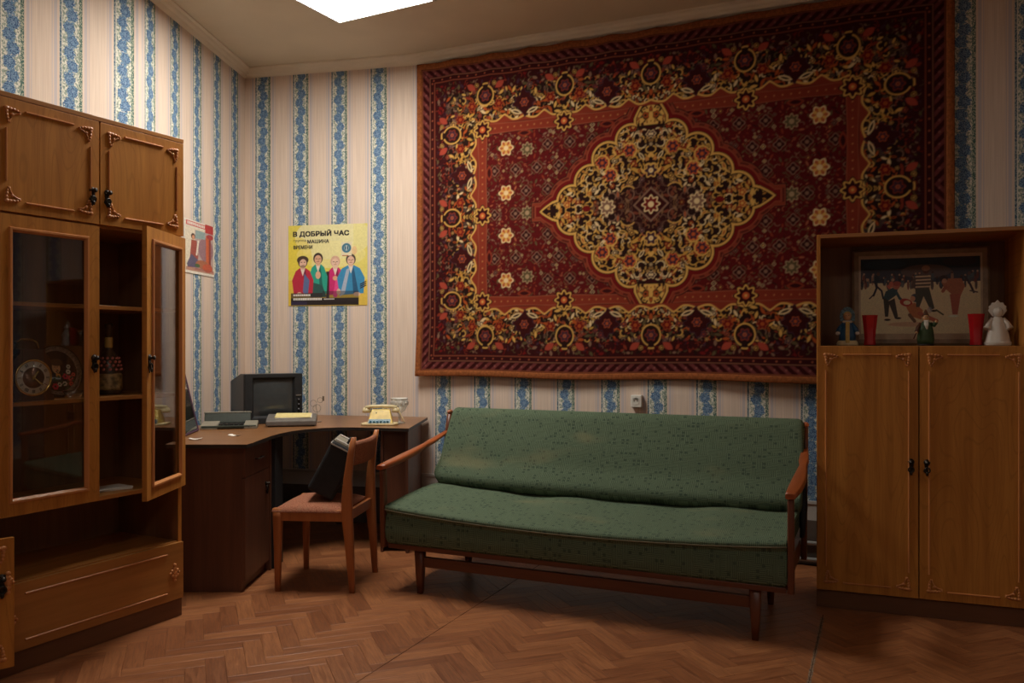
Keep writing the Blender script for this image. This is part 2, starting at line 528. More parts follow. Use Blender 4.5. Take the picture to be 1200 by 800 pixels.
def sofa_fabric():
    M = Mat('green_weave', 0.95, spec=0.12)
    u, v = M.uv()
    c = 0.023
    cell = M.vec((u / c).floor(), (v / c).floor(), 0.0)
    wn = M.nt.nodes.new('ShaderNodeTexWhiteNoise'); M.nt.links.new(cell, wn.inputs['Vector'])
    r = E(M.nt, wn.outputs['Value'])
    hz = r.gt(0.5)
    li = 0.0075
    lu = ((u / li).fract() - 0.5).abs(); lv = ((v / li).fract() - 0.5).abs()
    l = lu * hz + lv * (1.0 - hz)
    weave = M.noise(M.vec(u * 500, v * 500), 1.0, 2.0)
    a = M.mix(l.ramp(0.16, 0.36), (0.032, 0.052, 0.034), (0.130, 0.180, 0.112))
    a = M.mix(weave.ramp(0.35, 0.65) * 0.35, a, (0.20, 0.25, 0.16))
    r2 = (r * 7.31).fract()
    fu = ((u / c).fract() - 0.5).abs(); fv = ((v / c).fract() - 0.5).abs()
    spot = r2.gt(0.80) * (fu.max(fv) + weave * 0.2).lt(0.38)
    a = M.mix(spot * 0.62, a, (0.030, 0.050, 0.040))
    worn = M.noise(M.vec(u * 2.2, v * 4.0, 2.0), 1.0, 3.0).ramp(0.56, 0.75)
    a = M.mix(worn * 0.42, a, (0.24, 0.21, 0.11))
    M.color(a)
    M.bump(l * 0.6 + weave * 0.5, 0.0012, 0.7)
    return M.m
M_SOFA = sofa_fabric()

def tweed(name, c1, c2, c3):
    M = Mat(name, 0.95, spec=0.1)
    x, y, z = M.obj()
    n = M.noise(M.vec(x * 210, y * 210, z * 210), 1.0, 2.0)
    w = M.noise(M.vec(x * 30, y * 30, z * 30), 1.0, 2.0)
    a = M.mix(n.ramp(0.4, 0.6), c1, c2)
    a = M.mix(w.ramp(0.5, 0.7) * 0.5, a, c3)
    M.color(a); M.bump(n, 0.001, 0.8)
    return M.m
M_TWEED = tweed('brick_tweed', (0.24, 0.085, 0.05), (0.40, 0.17, 0.10), (0.30, 0.15, 0.09))

def emitter(name, power, col=(1.0, 0.95, 0.86)):
    m = bpy.data.materials.new(name); m.use_nodes = True; nt = m.node_tree
    b = nt.nodes['Principled BSDF']
    b.inputs['Base Color'].default_value = (0.8, 0.8, 0.78, 1)
    b.inputs['Emission Color'].default_value = (*col, 1)
    b.inputs['Emission Strength'].default_value = power
    return m
M_LAMP = emitter('lamp_diffuser', LAMP_POWER)
M_FILL = emitter('fill_panel_diffuser', FILL_POWER)

# ------------------------------------------------------------------ the room
CEIL = 3.137
P = {  # wall corners in plan
    'a': (-2.70, -1.60), 'b': (-2.70, 3.155), 'c': (-1.978, 4.405), 'd': (-1.88, 5.845),
    'e': (-0.617, 5.56), 'f': (2.811, 4.041), 'g': (2.811, -1.60)}
SEGS = [('wall_left_near', 'a', 'b', 0.0), ('wall_left_middle', 'b', 'c', 1.444 - 0.09), ('wall_left_far', 'c', 'd', 1.444 - 0.18),
        ('wall_back_left', 'd', 'e', 0.138), ('wall_back_right', 'e', 'f', 0.175), ('wall_right', 'f', 'g', 0.1), ('wall_front', 'g', 'a', 0.1)]
def wall(name, A, B, cuts):
    """cuts: (from, to, pattern position at from, pattern position at to) along the wall, in metres"""
    A = Vector((*A, 0)); B = Vector((*B, 0)); d = (B - A); L = d.length; d.normalize()
    n = Vector((-d.y, d.x, 0))          # away from the room
    T = 0.12
    mb = MB(); uvs = []
    for i, (s0, s1, p0, p1) in enumerate(cuts):
        a = A + d * s0; b = A + d * (L if s1 is None else s1)
        mb.add([a, b, b + Vector((0, 0, CEIL)), a + Vector((0, 0, CEIL))], [(0, 1, 2, 3)])
        p1 = p0 + (b - a).length if p1 is None else p1
        uvs += [(p0, 0), (p1, 0), (p1, CEIL), (p0, CEIL)]
    v = [A, B, B + n * T, A + n * T]; v += [q + Vector((0, 0, CEIL)) for q in v]
    mb.add(v, [(2, 3, 7, 6), (1, 2, 6, 5), (3, 0, 4, 7), (4, 5, 6, 7), (3, 2, 1, 0)])
    uvs += [(0.14, 0)] * 8
    me = bpy.data.meshes.new(name); me.from_pydata([tuple(q) for q in mb.v], [], mb.f); me.materials.append(M_WALL)
    uv = me.uv_layers.new(name='UVMap')
    for l in me.loops: uv.data[l.index].uv = uvs[l.vertex_index]
    o = bpy.data.objects.new(name, me); link(o); tag(o, kind='structure'); return o
for nm, a, b, u0 in SEGS:
    cuts = [(0, None, -u0, None)]
    if nm == 'wall_back_left': cuts = [(0, 1.09, -u0, None), (1.09, None, 0.0863, 0.225)]
    if nm == 'wall_back_right': cuts = [(0, 2.85, -u0, None), (2.85, None, 2.85 - 3.205, None)]
    wall(nm, P[a], P[b], cuts)

def poly_slab(name, z0, z1, mat, grow=0.12):
    pts = [P[k] for k in 'gfedcba']
    c = Vector((0.1, 2.2))
    mb = MB(); mb.prism([(p[0], p[1]) for p in pts], z0, z1)
    o = mb.build(name, mat); tag(o, kind='structure'); return o
poly_slab('ceiling', CEIL, CEIL + 0.1, M_CEIL)
FLOOR = poly_slab('floor', -0.08, -0.0035, M_FLOORB)

def profile_run(name, A, B, prof, mat, nxt=None, prv=None, off=0.0):
    """run a profile (distance into the room, height) along A->B with mitred ends"""
    A = Vector(A); B = Vector(B)
    def inn(p, q):
        d = (Vector(q) - Vector(p)).normalized(); return Vector((d.y, -d.x))
    n = inn(A, B); d = (B - A).normalized()
    def miter(n2):
        m = (n + n2); return m / (1 + n.dot(n2))
    mA = miter(inn(prv, A)) if prv else n
    mB = miter(inn(B, nxt)) if nxt else n
    mA2 = [Vector((*(A + mA * t), z)) for t, z in prof]; mB2 = [Vector((*(B + mB * t), z)) for t, z in prof]
    return MB().rings([mA2, mB2], smooth=False).build(name, mat)
order = 'abcdefg'
CROWN = [(0, CEIL), (0.062, CEIL), (0.062, CEIL - 0.010), (0.048, CEIL - 0.016), (0.040, CEIL - 0.030), (0.026, CEIL - 0.038), (0.020, CEIL - 0.050), (0.0, CEIL - 0.058)]
for i, k in enumerate(order):
    A, B = P[k], P[order[(i + 1) % 7]]
    pr, nx = P[order[i - 1]], P[order[(i + 2) % 7]]
    o = profile_run('trim_%d' % (i + 1), A, B, CROWN, M_CROWN, nx, pr)
    tag(o, kind='structure')
    nm = ['left_near', 'left_middle', 'left_far', 'back_left', 'back_right', 'right', 'front'][i]
    o = profile_run('baseboard_' + nm, A, B, [(0, 0.35), (0.020, 0.35), (0.020, 0.335), (0.013, 0.330), (0.013, 0.245), (0, 0.245)], M_SKIRT, nx, pr)
    tag(o, kind='structure')
    s = profile_run('lower_panel', A, B, [(0, 0.245), (0.016, 0.245), (0.016, 0.0), (0, 0.0)], M_SKIRT_DARK, nx, pr)
    s.parent = o

# ---- herringbone floor: blocks laid at 45 degrees to the carpet wall
BW, BN = 0.072, 4
ang = math.radians(45 - 23.9)
D1 = Vector((math.cos(ang), math.sin(ang))); D2 = Vector((-math.sin(ang), math.cos(ang)))
def inside(p):
    pts = [P[k] for k in 'abcdefg']; r = False
    for i in range(7):
        (x0, y0), (x1, y1) = pts[i], pts[(i + 1) % 7]
        if (y0 > p[1]) != (y1 > p[1]) and p[0] < (x1 - x0) * (p[1] - y0) / (y1 - y0) + x0: r = not r
    return r
blocks = []
for k in range(-70, 110):
    for m in range(-14, 15):
        for kind in (0, 1):
            if kind == 0: cx, cy = k + BN * m + BN / 2, k - BN * m + 0.5
            else: cx, cy = k + BN * m + BN + 0.5, k - BN * m + 1 - BN / 2
            c = (D1 * cx + D2 * cy) * BW + Vector((-0.387, 3.336))
            if inside(c):
                blocks.append((c, kind))
def in_view(c):
    if c.y < 2.6: return False
    px = 600 + 973 * c.x / c.y; py = 405 + 973 * 1.2 / c.y
    if not (-15 < px < 1215 and py < 812): return False
    # under the cabinets, the desk pedestal and the deep shade of the sofa
    q = c - Vector((-1.478, 3.707))
    if q.x * -0.887 + q.y * 0.462 > 0.05: return False
    q = c - Vector((1.4045, 3.828))
    if q.x * 0.35 + q.y * 0.937 > 0.05 and q.x * 0.937 - q.y * 0.35 > -0.02: return False
    q = c - Vector((-0.617, 4.06))
    if q.x * 0.4067 + q.y * 0.9135 > 0.10 and q.x * 0.9135 - q.y * 0.4067 > 0.1: return False
    return c.y < 5.2
vis = sorted([b for b in blocks if in_view(b[0])], key=lambda b: b[0].length)
single = set(id(b) for b in vis[:300])
def block_geo():
    L = BN * BW / 2 - 0.0004; W = BW / 2 - 0.0004; e = 0.0009
    v = [(-L, -W, -0.0030), (L, -W, -0.0030), (L, W, -0.0030), (-L, W, -0.0030),
         (-L, -W, -0.0004), (L, -W, -0.0004), (L, W, -0.0004), (-L, W, -0.0004),
         (-L + e, -W + e, 0), (L - e, -W + e, 0), (L - e, W - e, 0), (-L + e, W - e, 0)]
    f = [(0, 1, 5, 4), (1, 2, 6, 5), (2, 3, 7, 6), (3, 0, 4, 7), (4, 5, 9, 8), (5, 6, 10, 9), (6, 7, 11, 10), (7, 4, 8, 11), (8, 9, 10, 11)]
    return v, f
bv, bf = block_geo()
bme = bpy.data.meshes.new('parquet_block'); bme.from_pydata(bv, [], bf); bme.materials.append(M_BLOCK)
uvl = bme.uv_layers.new(name='UVMap')
for l in bme.loops: uvl.data[l.index].uv = bme.vertices[l.vertex_index].co.xy
rest_v, rest_f, rest_uv = [], [], []
for b in blocks:
    c, kind = b; rz = ang + (PI / 2 if kind else 0)
    if id(b) in single:
        o = bpy.data.objects.new('parquet_block', bme); o.location = (c.x, c.y, 0); o.rotation_euler = (0, 0, rz)
        link(o, FLOOR)
    else:
        R = Matrix.Rotation(rz, 2); n = len(rest_v)
        for v in bv:
            q = R @ Vector(v[:2]) + c; rest_v.append((q.x, q.y, v[2])); rest_uv.append((v[0], v[1]))
        rest_f += [tuple(i + n for i in f) for f in bf]
rme = bpy.data.meshes.new('parquet_blocks'); rme.from_pydata(rest_v, [], rest_f); rme.materials.append(M_BLOCKS)
uvl = rme.uv_layers.new(name='UVMap')
for l in rme.loops: uvl.data[l.index].uv = rest_uv[l.vertex_index]
o = bpy.data.objects.new('parquet_blocks', rme); link(o, FLOOR); o['kind'] = 'stuff'
# two seams square to the carpet wall, 1.5 m apart
dseam = Vector((0.405, 0.914)); nseam = Vector((0.914, -0.405))
def seam(p, a, b, w, mat, name, z):
    c0 = Vector(p) + dseam * a; c1 = Vector(p) + dseam * b; r = random.Random(5)
    L = []; Rr = []; n = 40
    for i in range(n + 1):
        c = c0.lerp(c1, i / n); k = w * (0.5 + 0.5 * r.random())
        L.append(Vector((*(c - nseam * k), z))); Rr.append(Vector((*(c + nseam * k), z)))
    mb = MB(); mb.rings([L, Rr], closed=False, caps=False, smooth=False)
    return mb.build(name, mat, FLOOR)
seam((-0.387, 3.336), -1.6, 1.4, 0.0024, M_SEAM, 'seam', 0.0008)
seam((1.12, 3.10), -1.3, 0.66, 0.0018, M_SEAM, 'seam', 0.0008)
seam((1.12, 3.10), -0.25, 0.62, 0.0085, M_SMUDGE, 'seam_filler', 0.0006)

# ---- heating pipes low along the carpet wall
def on_wall(s, off, z):
    return Vector((-0.617 + 0.914 * s - 0.405 * off, 5.56 - 0.405 * s - 0.914 * off, z))
for z, lab in ((0.125, 'upper thin pale pipe along the wall behind the sofa'), (0.035, 'lower thin pale pipe along the wall behind the sofa')):
    o = MB().tube([on_wall(0.15, 0.035, z), on_wall(3.6, 0.035, z)], 0.011, 10).build('heating_pipe', M_PIPE)
    tag(o, lab, 'pipe', 'pipes behind the sofa')

# ---- ceiling light panel in view, plus added unseen fill panels
def lamp(x, y, rz, mat, label, half=0.335):
    t = thing('ceiling_light_panel', label, 'ceiling light', (x, y, CEIL), rz)
    fr = MB(); a, b = 0.335, 0.318; g, k = half, half - 0.017
    for q in ((-a, a, -g, -k), (-a, a, k, g), (-a, -b, -k, k), (b, a, -k, k)):
        fr.box(q[0], q[1], q[2], q[3], -0.075, 0.0)
    fr.build('frame', M_WHITE, t, 0.002)
    MB().box(-b, b, -k, k, -0.072, -0.01).build('diffuser', mat, t)
    return t
ax = Vector((0.882, -0.471)); ay = Vector((0.471, 0.882))
c = Vector((-1.0, 4.81)) + ax * 0.335 - ay * 0.47
lamp(c.x, c.y, math.atan2(ax.y, ax.x), M_LAMP, 'glowing white ceiling light panel above the desk and carpet corner', 0.47)
lamp(-0.6, 0.4, 0, M_FILL, 'added unseen fill light panel on the ceiling nearer the viewer, on the left')
lamp(1.3, -0.3, 0, M_FILL, 'added unseen fill light panel on the ceiling nearer the viewer, on the right')
# ------------------------------------------------------------------ the hanging carpet
RZW = math.atan2(-0.405, 0.914)
CW, CH = 3.165, 2.068            # whole carpet
def carpet_print():
    hw, hh = CW / 2, CH / 2
    px = 0.0025
    nx, ny = int(round(hw / px)), int(round(hh / px))
    x = np.linspace(0, hw, nx + 1); y = np.linspace(0, hh, ny + 1)
    X, Y = np.meshgrid(x, y)
    # display colours, converted to albedo
    MAR = srgb('541313'); DMAR = srgb('371111'); BLK = srgb('281512'); SAL = srgb('7c3020'); LSAL = srgb('965038')
    YEL = srgb('cc9c50'); CRM = srgb('d6b888'); ORG = srgb('a04a22'); MUT = srgb('7c5c4a'); OLV = srgb('584a30'); PUR = srgb('402630'); RED = srgb('681716')
    C = np.zeros(X.shape + (3,)); C[:] = MAR
    rnd = random.Random(11)
    def put(mask, col, a=1.0, sl=None):
        nonlocal C
        m = (np.clip(mask, 0, 1) * a)[..., None]
        if sl is None: C = C * (1 - m) + col * m
        else: C[sl] = C[sl] * (1 - m) + col * m
    def cov(d): return np.clip(0.5 - d / px, 0, 1)
    def win(cx, cy, r):
        i0 = max(0, int((cx - r) / px) - 1); i1 = min(nx + 1, int((cx + r) / px) + 3)
        j0 = max(0, int((cy - r) / px) - 1); j1 = min(ny + 1, int((cy + r) / px) + 3)
        if i1 <= i0 or j1 <= j0: return None
        return (slice(j0, j1), slice(i0, i1))
    def rosette(cx, cy, r, n, c_out, c_in, c_mid, ph=0.0, star=False, ok=None):
        s = win(cx, cy, r * 1.3)
        if s is None: return
        u, v = X[s] - cx, Y[s] - cy; q = np.hypot(u, v); a = np.arctan2(v, u) + ph
        k = 0.16 * np.cos(n * a)
        R = r * (1 + k)
        mk = cov(q - R); mk = mk if ok is None else mk * ok[s]
        put(mk, c_out, 1, s); 
        mk2 = cov(q - (R - 0.2 * r)); mk2 = mk2 if ok is None else mk2 * ok[s]
        put(mk2, c_in, 1, s)
        put(cov(q - r * 0.36) * (1 if ok is None else ok[s]), c_mid, 1, s)
        put(cov(q - r * 0.14) * (1 if ok is None else ok[s]), c_out, 1, s)
    def leaf(cx, cy, L, w, rot, col, ok=None, vein=None):
        s = win(cx, cy, L * 1.1)
        if s is None: return
        u, v = X[s] - cx, Y[s] - cy; c, q = math.cos(rot), math.sin(rot)
        a = u * c + v * q; b = -u * q + v * c
        d = np.abs(b) - w * np.clip(1 - (a / L) ** 2, 0, 1)
        d = np.maximum(d, np.abs(a) - L)
        mk = cov(d); mk = mk if ok is None else mk * ok[s]
        put(mk, col, 1, s)
        if vein is not None:
            mk = cov(d + w * 0.55); mk = mk if ok is None else mk * ok[s]
            put(mk, vein, 1, s)
    def arc(cx, cy, R, t, a0, span, col, ok=None):
        s = win(cx, cy, R + t)
        if s is None: return
        u, v = X[s] - cx, Y[s] - cy; q = np.hypot(u, v)
        a = (np.arctan2(v, u) - a0) % (2 * PI)
        mk = cov(np.abs(q - R) - t) * (a < span); mk = mk if ok is None else mk * ok[s]
        put(mk, col, 1, s)
    def mirror_y0(f, cx, cy, *a, **k):
        f(cx, cy, *a, **k)
    # ---- distances
    d = np.minimum(hw - X, hh - Y)                  # from the edge
    top = (hh - Y) < (hw - X)
    al = np.where(top, X, Y)                        # run along the border
    # ---- medallion shape
    lobes = [(0, 0.49, 0.095), (0.125, 0.395, 0.090), (0.265, 0.295, 0.098), (0.375, 0.165, 0.100), (0.495, 0.055, 0.095), (0.585, 0.0, 0.062)]
    sd = np.full(X.shape, 9.0)
    for cx, cy, r in lobes: sd = np.minimum(sd, np.hypot(X - cx, Y - cy) - r)
    # pointed tips
    tipy = np.where((Y > 0.48), np.maximum(np.abs(X) - 0.098 * np.clip((0.635 - Y) / 0.12, 0, 1) ** 0.55, Y - 0.635), 9)
    tipx = np.where((X > 0.60), np.maximum(np.abs(Y) - 0.055 * np.clip((0.70 - X) / 0.08, 0, 1) ** 0.8, X - 0.70), 9)
    sd = np.minimum(sd, np.minimum(tipy, tipx))
    inner = (X / 0.52 + Y / 0.50) < 1.0
    sd = np.where(inner, np.minimum(sd, -0.03), sd)
    fieldm = (d > 0.515)
    # ---- field ground of small muted flowers
    F = fieldm.astype(float)
    placed = []
    def free(x0, y0, r):
        for (a, b, c) in placed:
            if (a - x0) ** 2 + (b - y0) ** 2 < (r + c) ** 2: return False
        return True
    for cx, cy in ((0.935, 0.135), (0.935, 0.42), (0.79, 0.40), (0.79, 0.0)):
        placed.append((cx, cy, 0.045))
    sdl = lambda x0, y0: sd[min(ny, int(y0 / px)), min(nx, int(x0 / px))]
    grid = [(i * 0.145 + (0.0725 if j % 2 else 0), j * 0.14) for i in range(8) for j in range(5)]
    for gx, gy in grid:
        if sdl(min(gx, 1.05), min(gy, 0.5)) < 0.05: continue
        if free(gx, gy, 0.03):
            placed.append((gx, gy, 0.034))
            rosette(gx, gy, 0.030, 4, MUT, DMAR, MUT, ok=F)
            for q in range(4):
                arc(gx, gy, 0.042, 0.0022, q * PI / 2 + 0.3, 1.0, OLV, ok=F)
    for _ in range(2600):
        x0, y0 = rnd.random() * 1.08, rnd.random() * 0.53
        r = rnd.choice((0.007, 0.010, 0.013, 0.017))
        if sdl(x0, y0) < 0.05 or not free(x0, y0, r * 0.8): continue
        placed.append((x0, y0, r * 0.8))
        t = rnd.random(); rot = rnd.random() * PI
        if t < 0.3: leaf(x0, y0, r, r * 0.35, rot, rnd.choice((MUT, OLV, LSAL, SAL)), F)
        elif t < 0.55: rosette(x0, y0, r * 0.75, 4, rnd.choice((MUT, CRM, LSAL)), DMAR, rnd.choice((MUT, YEL)), ok=F)
        elif t < 0.85: arc(x0, y0, r, 0.002, rot * 2, 2.6, rnd.choice((MUT, OLV, LSAL)), ok=F)
        else: leaf(x0, y0, r * 1.1, r * 0.2, rot, BLK, F)
    for cx, cy in ((0.935, 0.135), (0.935, 0.42)):
        rosette(cx, cy, 0.046, 6, CRM, srgb('a85830'), CRM, ok=F); 
        for q in range(6):
            a = q * PI / 3 + 0.5; leaf(cx + 0.027 * math.cos(a), cy + 0.027 * math.sin(a), 0.014, 0.008, a, YEL, F)
    for cx, cy in ((0.79, 0.40), (0.79, 0.0)):
        rosette(cx, cy, 0.040, 8, srgb('9c8060'), OLV, srgb('9c8060'), ok=F)
    # ---- salmon band between field and border
    wv = 0.006 * np.cos(al * 2 * PI / 0.135)
    put(cov(np.abs(d - 0.482) - 0.034 - 0.003 * np.cos(al * 2 * PI / 0.54)), DMAR)
    put(cov(np.abs(d - 0.482) - 0.031 - 0.003 * np.cos(al * 2 * PI / 0.54)), LSAL)
    put(cov(np.abs(d - 0.482) - 0.027 - 0.003 * np.cos(al * 2 * PI / 0.54)), SAL)
    bd = np.hypot((al % 0.045) - 0.0225, d - 0.482)
    put(cov(bd - 0.006), LSAL, 0.8); put(cov(bd - 0.0025), YEL, 0.8)
    # ---- medallion
    put(cov(sd - 0.064), DMAR); put(cov(sd - 0.058), LSAL, 0.7); put(cov(sd - 0.054), SAL, 0.85)
    put(cov(sd - 0.036), LSAL, 0.8); put(cov(sd - 0.032), RED)
    aa = np.arctan2(Y, X)
    put(cov(np.abs(sd - 0.047) - 0.006) * (np.sin(aa * 60) > 0), DMAR, 0.7)
    put(cov(sd - 0.010), DMAR); put(cov(sd - 0.005), YEL); put(cov(sd + 0.008), BLK)
    IN = cov(sd + 0.014)
    # gold tip lobe
    tipm = cov(np.maximum(0.47 - Y + 0 * X, np.hypot(X, (Y - 0.50)) - 0.085)) * IN
    put(tipm, YEL)
    # dense mirrored flowers inside
    placed = []
    for _ in range(2600):
        x0, y0 = rnd.random() * 0.66, rnd.random() * 0.58
        if sdl(x0, y0) > -0.012: continue
        cen = (x0 / 0.34) + (y0 / 0.17) < 1.15
        r = rnd.choice((0.010, 0.014, 0.018, 0.024))
        if cen and rnd.random() < 0.45: continue
        if not free(x0, y0, r * 0.62): continue
        placed.append((x0, y0, r * 0.62))
        t = rnd.random(); rot = rnd.random() * PI * 2
        hi = rnd.choice((YEL, CRM, YEL, srgb('b98a3e'))) if not cen else rnd.choice((MUT, LSAL, MUT, srgb('a07850')))
        if y0 > 0.44 and x0 < 0.1: hi = rnd.choice((BLK, DMAR, OLV))
        if t < 0.45: leaf(x0, y0, r * 1.25, r * 0.46, rot, hi, IN, rnd.choice((BLK, None, ORG)))
        elif t < 0.75: arc(x0, y0, r, 0.0032, rot, 3.4, hi, ok=IN)
        elif t < 0.9: rosette(x0, y0, r * 0.9, 5, hi, rnd.choice((PUR, ORG, DMAR)), hi, ok=IN)
        else: rosette(x0, y0, r * 1.0, 6, ORG, RED, YEL, ok=IN)
    for cx, cy in ((0.30, 0.27), (0.25, 0.19), (0.13, 0.33)):
        rosette(cx, cy, 0.034, 6, srgb('c0522e'), PUR, ORG, ok=IN)
        arc(cx, cy, 0.043, 0.004, 0.5, 3.6, YEL, ok=IN)
    # dark red heart with a rosette
    h = X / 0.30 + Y / 0.17 - 1
    put(cov((h) * 0.12) * IN * 0.55, DMAR)
    put(cov((X / 0.11 + Y / 0.105 - 1) * 0.05), MUT); put(cov((X / 0.095 + Y / 0.09 - 1) * 0.05), DMAR)
    rosette(0, 0, 0.050, 8, CRM, RED, CRM)
    rosette(0.27, 0.0, 0.046, 8, CRM, MUT, CRM, ok=IN); rosette(0.0, 0.20, 0.040, 6, YEL, PUR, CRM, ok=IN)
    arc(0.14, 0.07, 0.048, 0.003, 0.3, 2.2, YEL, ok=IN); arc(0.14, 0.07, 0.038, 0.003, 2.4, 2.6, MUT, ok=IN)
    leaf(0.40, 0.0, 0.03, 0.02, 0, RED, IN)
    # ---- main border: dark ground, scallops edged with cream
    B = (d < 0.447).astype(float) * (d > 0.135)
    put(B, DMAR)
    band = (d > 0.225)
    put((d < 0.447) * band * 1.0, BLK)
    per = 0.27
    ph = (al % per) / per
    sc = 0.418 + 0.018 * np.abs(np.sin(ph * PI * 2)) - 0.020 * (np.abs(np.sin(ph * PI)) ** 10)
    put(cov(np.abs(d - sc) - 0.0052), CRM, 0.95)
    put(cov(-(d - sc) - 0.0) * cov(d - 0.449), SAL)
    put(cov(np.abs(d - sc) - 0.0052), YEL)
    MB_ = ((d < sc - 0.006) & (d > 0.14)).astype(float)
    # along positions; draw stamps for top run and side run
    def both(f, a, dd, rotoff, *args, **k):
        """a: along, dd: distance from the edge"""
        for side in (0, 1):
            if side == 0:
                x0, y0 = a, hh - dd
                if x0 > hw - dd + 0.03: continue
            else:
                x0, y0 = hw - dd, a
                if y0 > hh - dd + 0.03: continue
            yield side, x0, y0
    placed = []
    for _ in range(5200):
        side = rnd.random() < 0.62
        if side: x0 = rnd.random() * hw; dd = 0.15 + rnd.random() * 0.28; y0 = hh - dd
        else: y0 = rnd.random() * hh; dd = 0.15 + rnd.random() * 0.28; x0 = hw - dd
        if min(hw - x0, hh - y0) < dd - 1e-6: continue
        r = rnd.choice((0.010, 0.014, 0.019))
        if not free(x0, y0, r * 0.62): continue
        placed.append((x0, y0, r * 0.62)); rot = rnd.random() * PI * 2; t = rnd.random()
        outer = dd < 0.225
        if outer:
            hi = rnd.choice((SAL, PUR, OLV, MUT, RED, BLK))
            if t < 0.5: leaf(x0, y0, r, r * 0.5, rot, hi, MB_)
            else: arc(x0, y0, r * 0.8, 0.002, rot, 3.0, hi, ok=MB_)
        else:
            hi = rnd.choice((YEL, CRM, ORG, srgb('b98a3e'), OLV, ORG) if dd > 0.30 else (ORG, SAL, MUT, YEL, OLV))
            if t < 0.55: leaf(x0, y0, r * 1.2, r * 0.45, rot, hi, MB_, rnd.choice((BLK, None, None)))
            elif t < 0.85: arc(x0, y0, r, 0.003, rot, 3.2, hi, ok=MB_)
            else: rosette(x0, y0, r, 5, hi, PUR, hi, ok=MB_)
    for k in range(0, 7):
        a = k * per
        for side, x0, y0 in both(None, a, 0.262 if k % 2 == 0 else 0.335, 0):
            if k % 2 == 0:
                # ogee shield pointing outwards, cream outline
                s = win(x0, y0, 0.09)
                if s is None: continue
                u, v = (X[s] - x0, Y[s] - y0) if side == 0 else (Y[s] - y0, X[s] - x0)
                g = np.hypot(u, v * 0.9) - 0.052 * (1 + 0.28 * np.clip(v / 0.06, 0, 1) * (np.abs(u) < 0.02)) + 0
                put(cov(g - 0.008), YEL, 1, s); put(cov(g), BLK, 1, s)
                rosette(x0, y0, 0.034, 6, SAL, PUR, LSAL)
                for q in (-1, 1):
                    xx, yy = (x0 + q * 0.095, y0 - 0.06) if side == 0 else (x0 - 0.06, y0 + q * 0.095)
                    rosette(xx, yy, 0.030, 6, srgb('8c4422'), RED, ORG)
                    xx, yy = (x0 + q * 0.062, y0 + 0.075) if side == 0 else (x0 + 0.075, y0 + q * 0.062)
                    rosette(xx, yy, 0.013, 9, YEL, BLK, YEL)
                    xx, yy = (x0 + q * 0.10, y0 + 0.065) if side == 0 else (x0 + 0.065, y0 + q * 0.10)
                    leaf(xx, yy, 0.036, 0.020, 0.6 * q, srgb('9c4030'), None)
            else:
                s = win(x0, y0, 0.09)
                if s is None: continue
                u, v = (X[s] - x0, Y[s] - y0) if side == 0 else (Y[s] - y0, X[s] - x0)
                g = (np.abs(u) / 0.075 + np.abs(v) / 0.085 - 1) * 0.06 + 0.008 * np.sin(np.arctan2(v, u) * 8)
                put(cov(g - 0.006), PUR, 1, s); put(cov(g), DMAR, 1, s)
                rosette(x0, y0, 0.026, 6, srgb('a04a2a'), PUR, ORG)
                for q in (-1, 1):
                    xx, yy = (x0 + q * 0.055, y0 - 0.055) if side == 0 else (x0 - 0.055, y0 + q * 0.055)
                    leaf(xx, yy, 0.042, 0.014, (0.35 * q if side == 0 else PI / 2 - 0.35 * q), CRM, None, BLK)
    # ---- stars on the salmon band
    for cx, cy in ((hw - 0.482, hh - 0.482), (0.545, hh - 0.482), (hw - 0.482, 0.0)):
        rosette(cx, cy, 0.062, 8, BLK, DMAR, DMAR); rosette(cx, cy, 0.055, 8, YEL, DMAR, srgb('b5532e'))
    # small pendants into the field
    for cx, cy, ro in ((0.27, hh - 0.53, 0), (0.81, hh - 0.53, 0), (hw - 0.53, 0.27, 1)):
        leaf(cx, cy, 0.05, 0.022, 0 if not ro else PI / 2, SAL); leaf(cx, cy, 0.032, 0.012, 0 if not ro else PI / 2, DMAR)
    # ---- guard bands towards the edge
    put((d < 0.135) * 1.0, DMAR)
    put(cov(np.abs(d - 0.132) - 0.0018), LSAL); put(cov(np.abs(d - 0.098) - 0.0022), srgb('8a5a44')); 
    dt = np.hypot((al % 0.062) - 0.031, d - 0.115); put(cov(dt - 0.0055), LSAL)
    sl = np.sin((al * 1.0 + (d - 0.065) * 1.1) * 2 * PI / 0.062)
    put((np.abs(d - 0.068) < 0.023) * (sl > 0.1), srgb('6e3634'), 0.9)
    dt = np.hypot((al % 0.062) - 0.02, d - 0.068); put(cov(dt - 0.006), srgb('8c5650'), 0.8)
    put(cov(np.abs(d - 0.041) - 0.0022), srgb('9c5a3a'))
    # ---- to the full carpet at half resolution
    full = np.concatenate([C[:, ::-1], C[:, 1:]], 1)
    full = np.concatenate([full[::-1], full[1:]], 0)
    full = (full + np.roll(full, 1, 0) + np.roll(full, -1, 0)) / 3
    full = (full + np.roll(full, 1, 1) + np.roll(full, -1, 1)) / 3
    return full[::2, ::2]
def carpet_y(x, z):
    """how far the cloth stands off the wall (towards -y)"""
    t = np.clip(1 - z / 0.35, 0, 1)
    return -0.030 - 0.010 * np.sin(x * 3.1 + 0.6) * (0.4 + t) - 0.022 * t * (0.5 + 0.5 * np.sin(x * 5.3 + 2.0)) - 0.004 * np.sin(x * 25) * np.clip((z - 1.9) / 0.15, 0, 1)
def carpet_z(x, z):
    return 0.007 * np.abs(np.sin(x * PI / 0.27)) * -1 * np.clip((z - 1.6) / 0.4, 0, 1) + 0.006 * np.sin(x * 4.3) * np.clip(1 - z / 0.4, 0, 1)
cp = carpet_print()
CARPET = thing('carpet', 'large dark red patterned carpet hung flat on the striped wall above the sofa', 'carpet', on_wall(0.0, 0, 1.0), RZW)
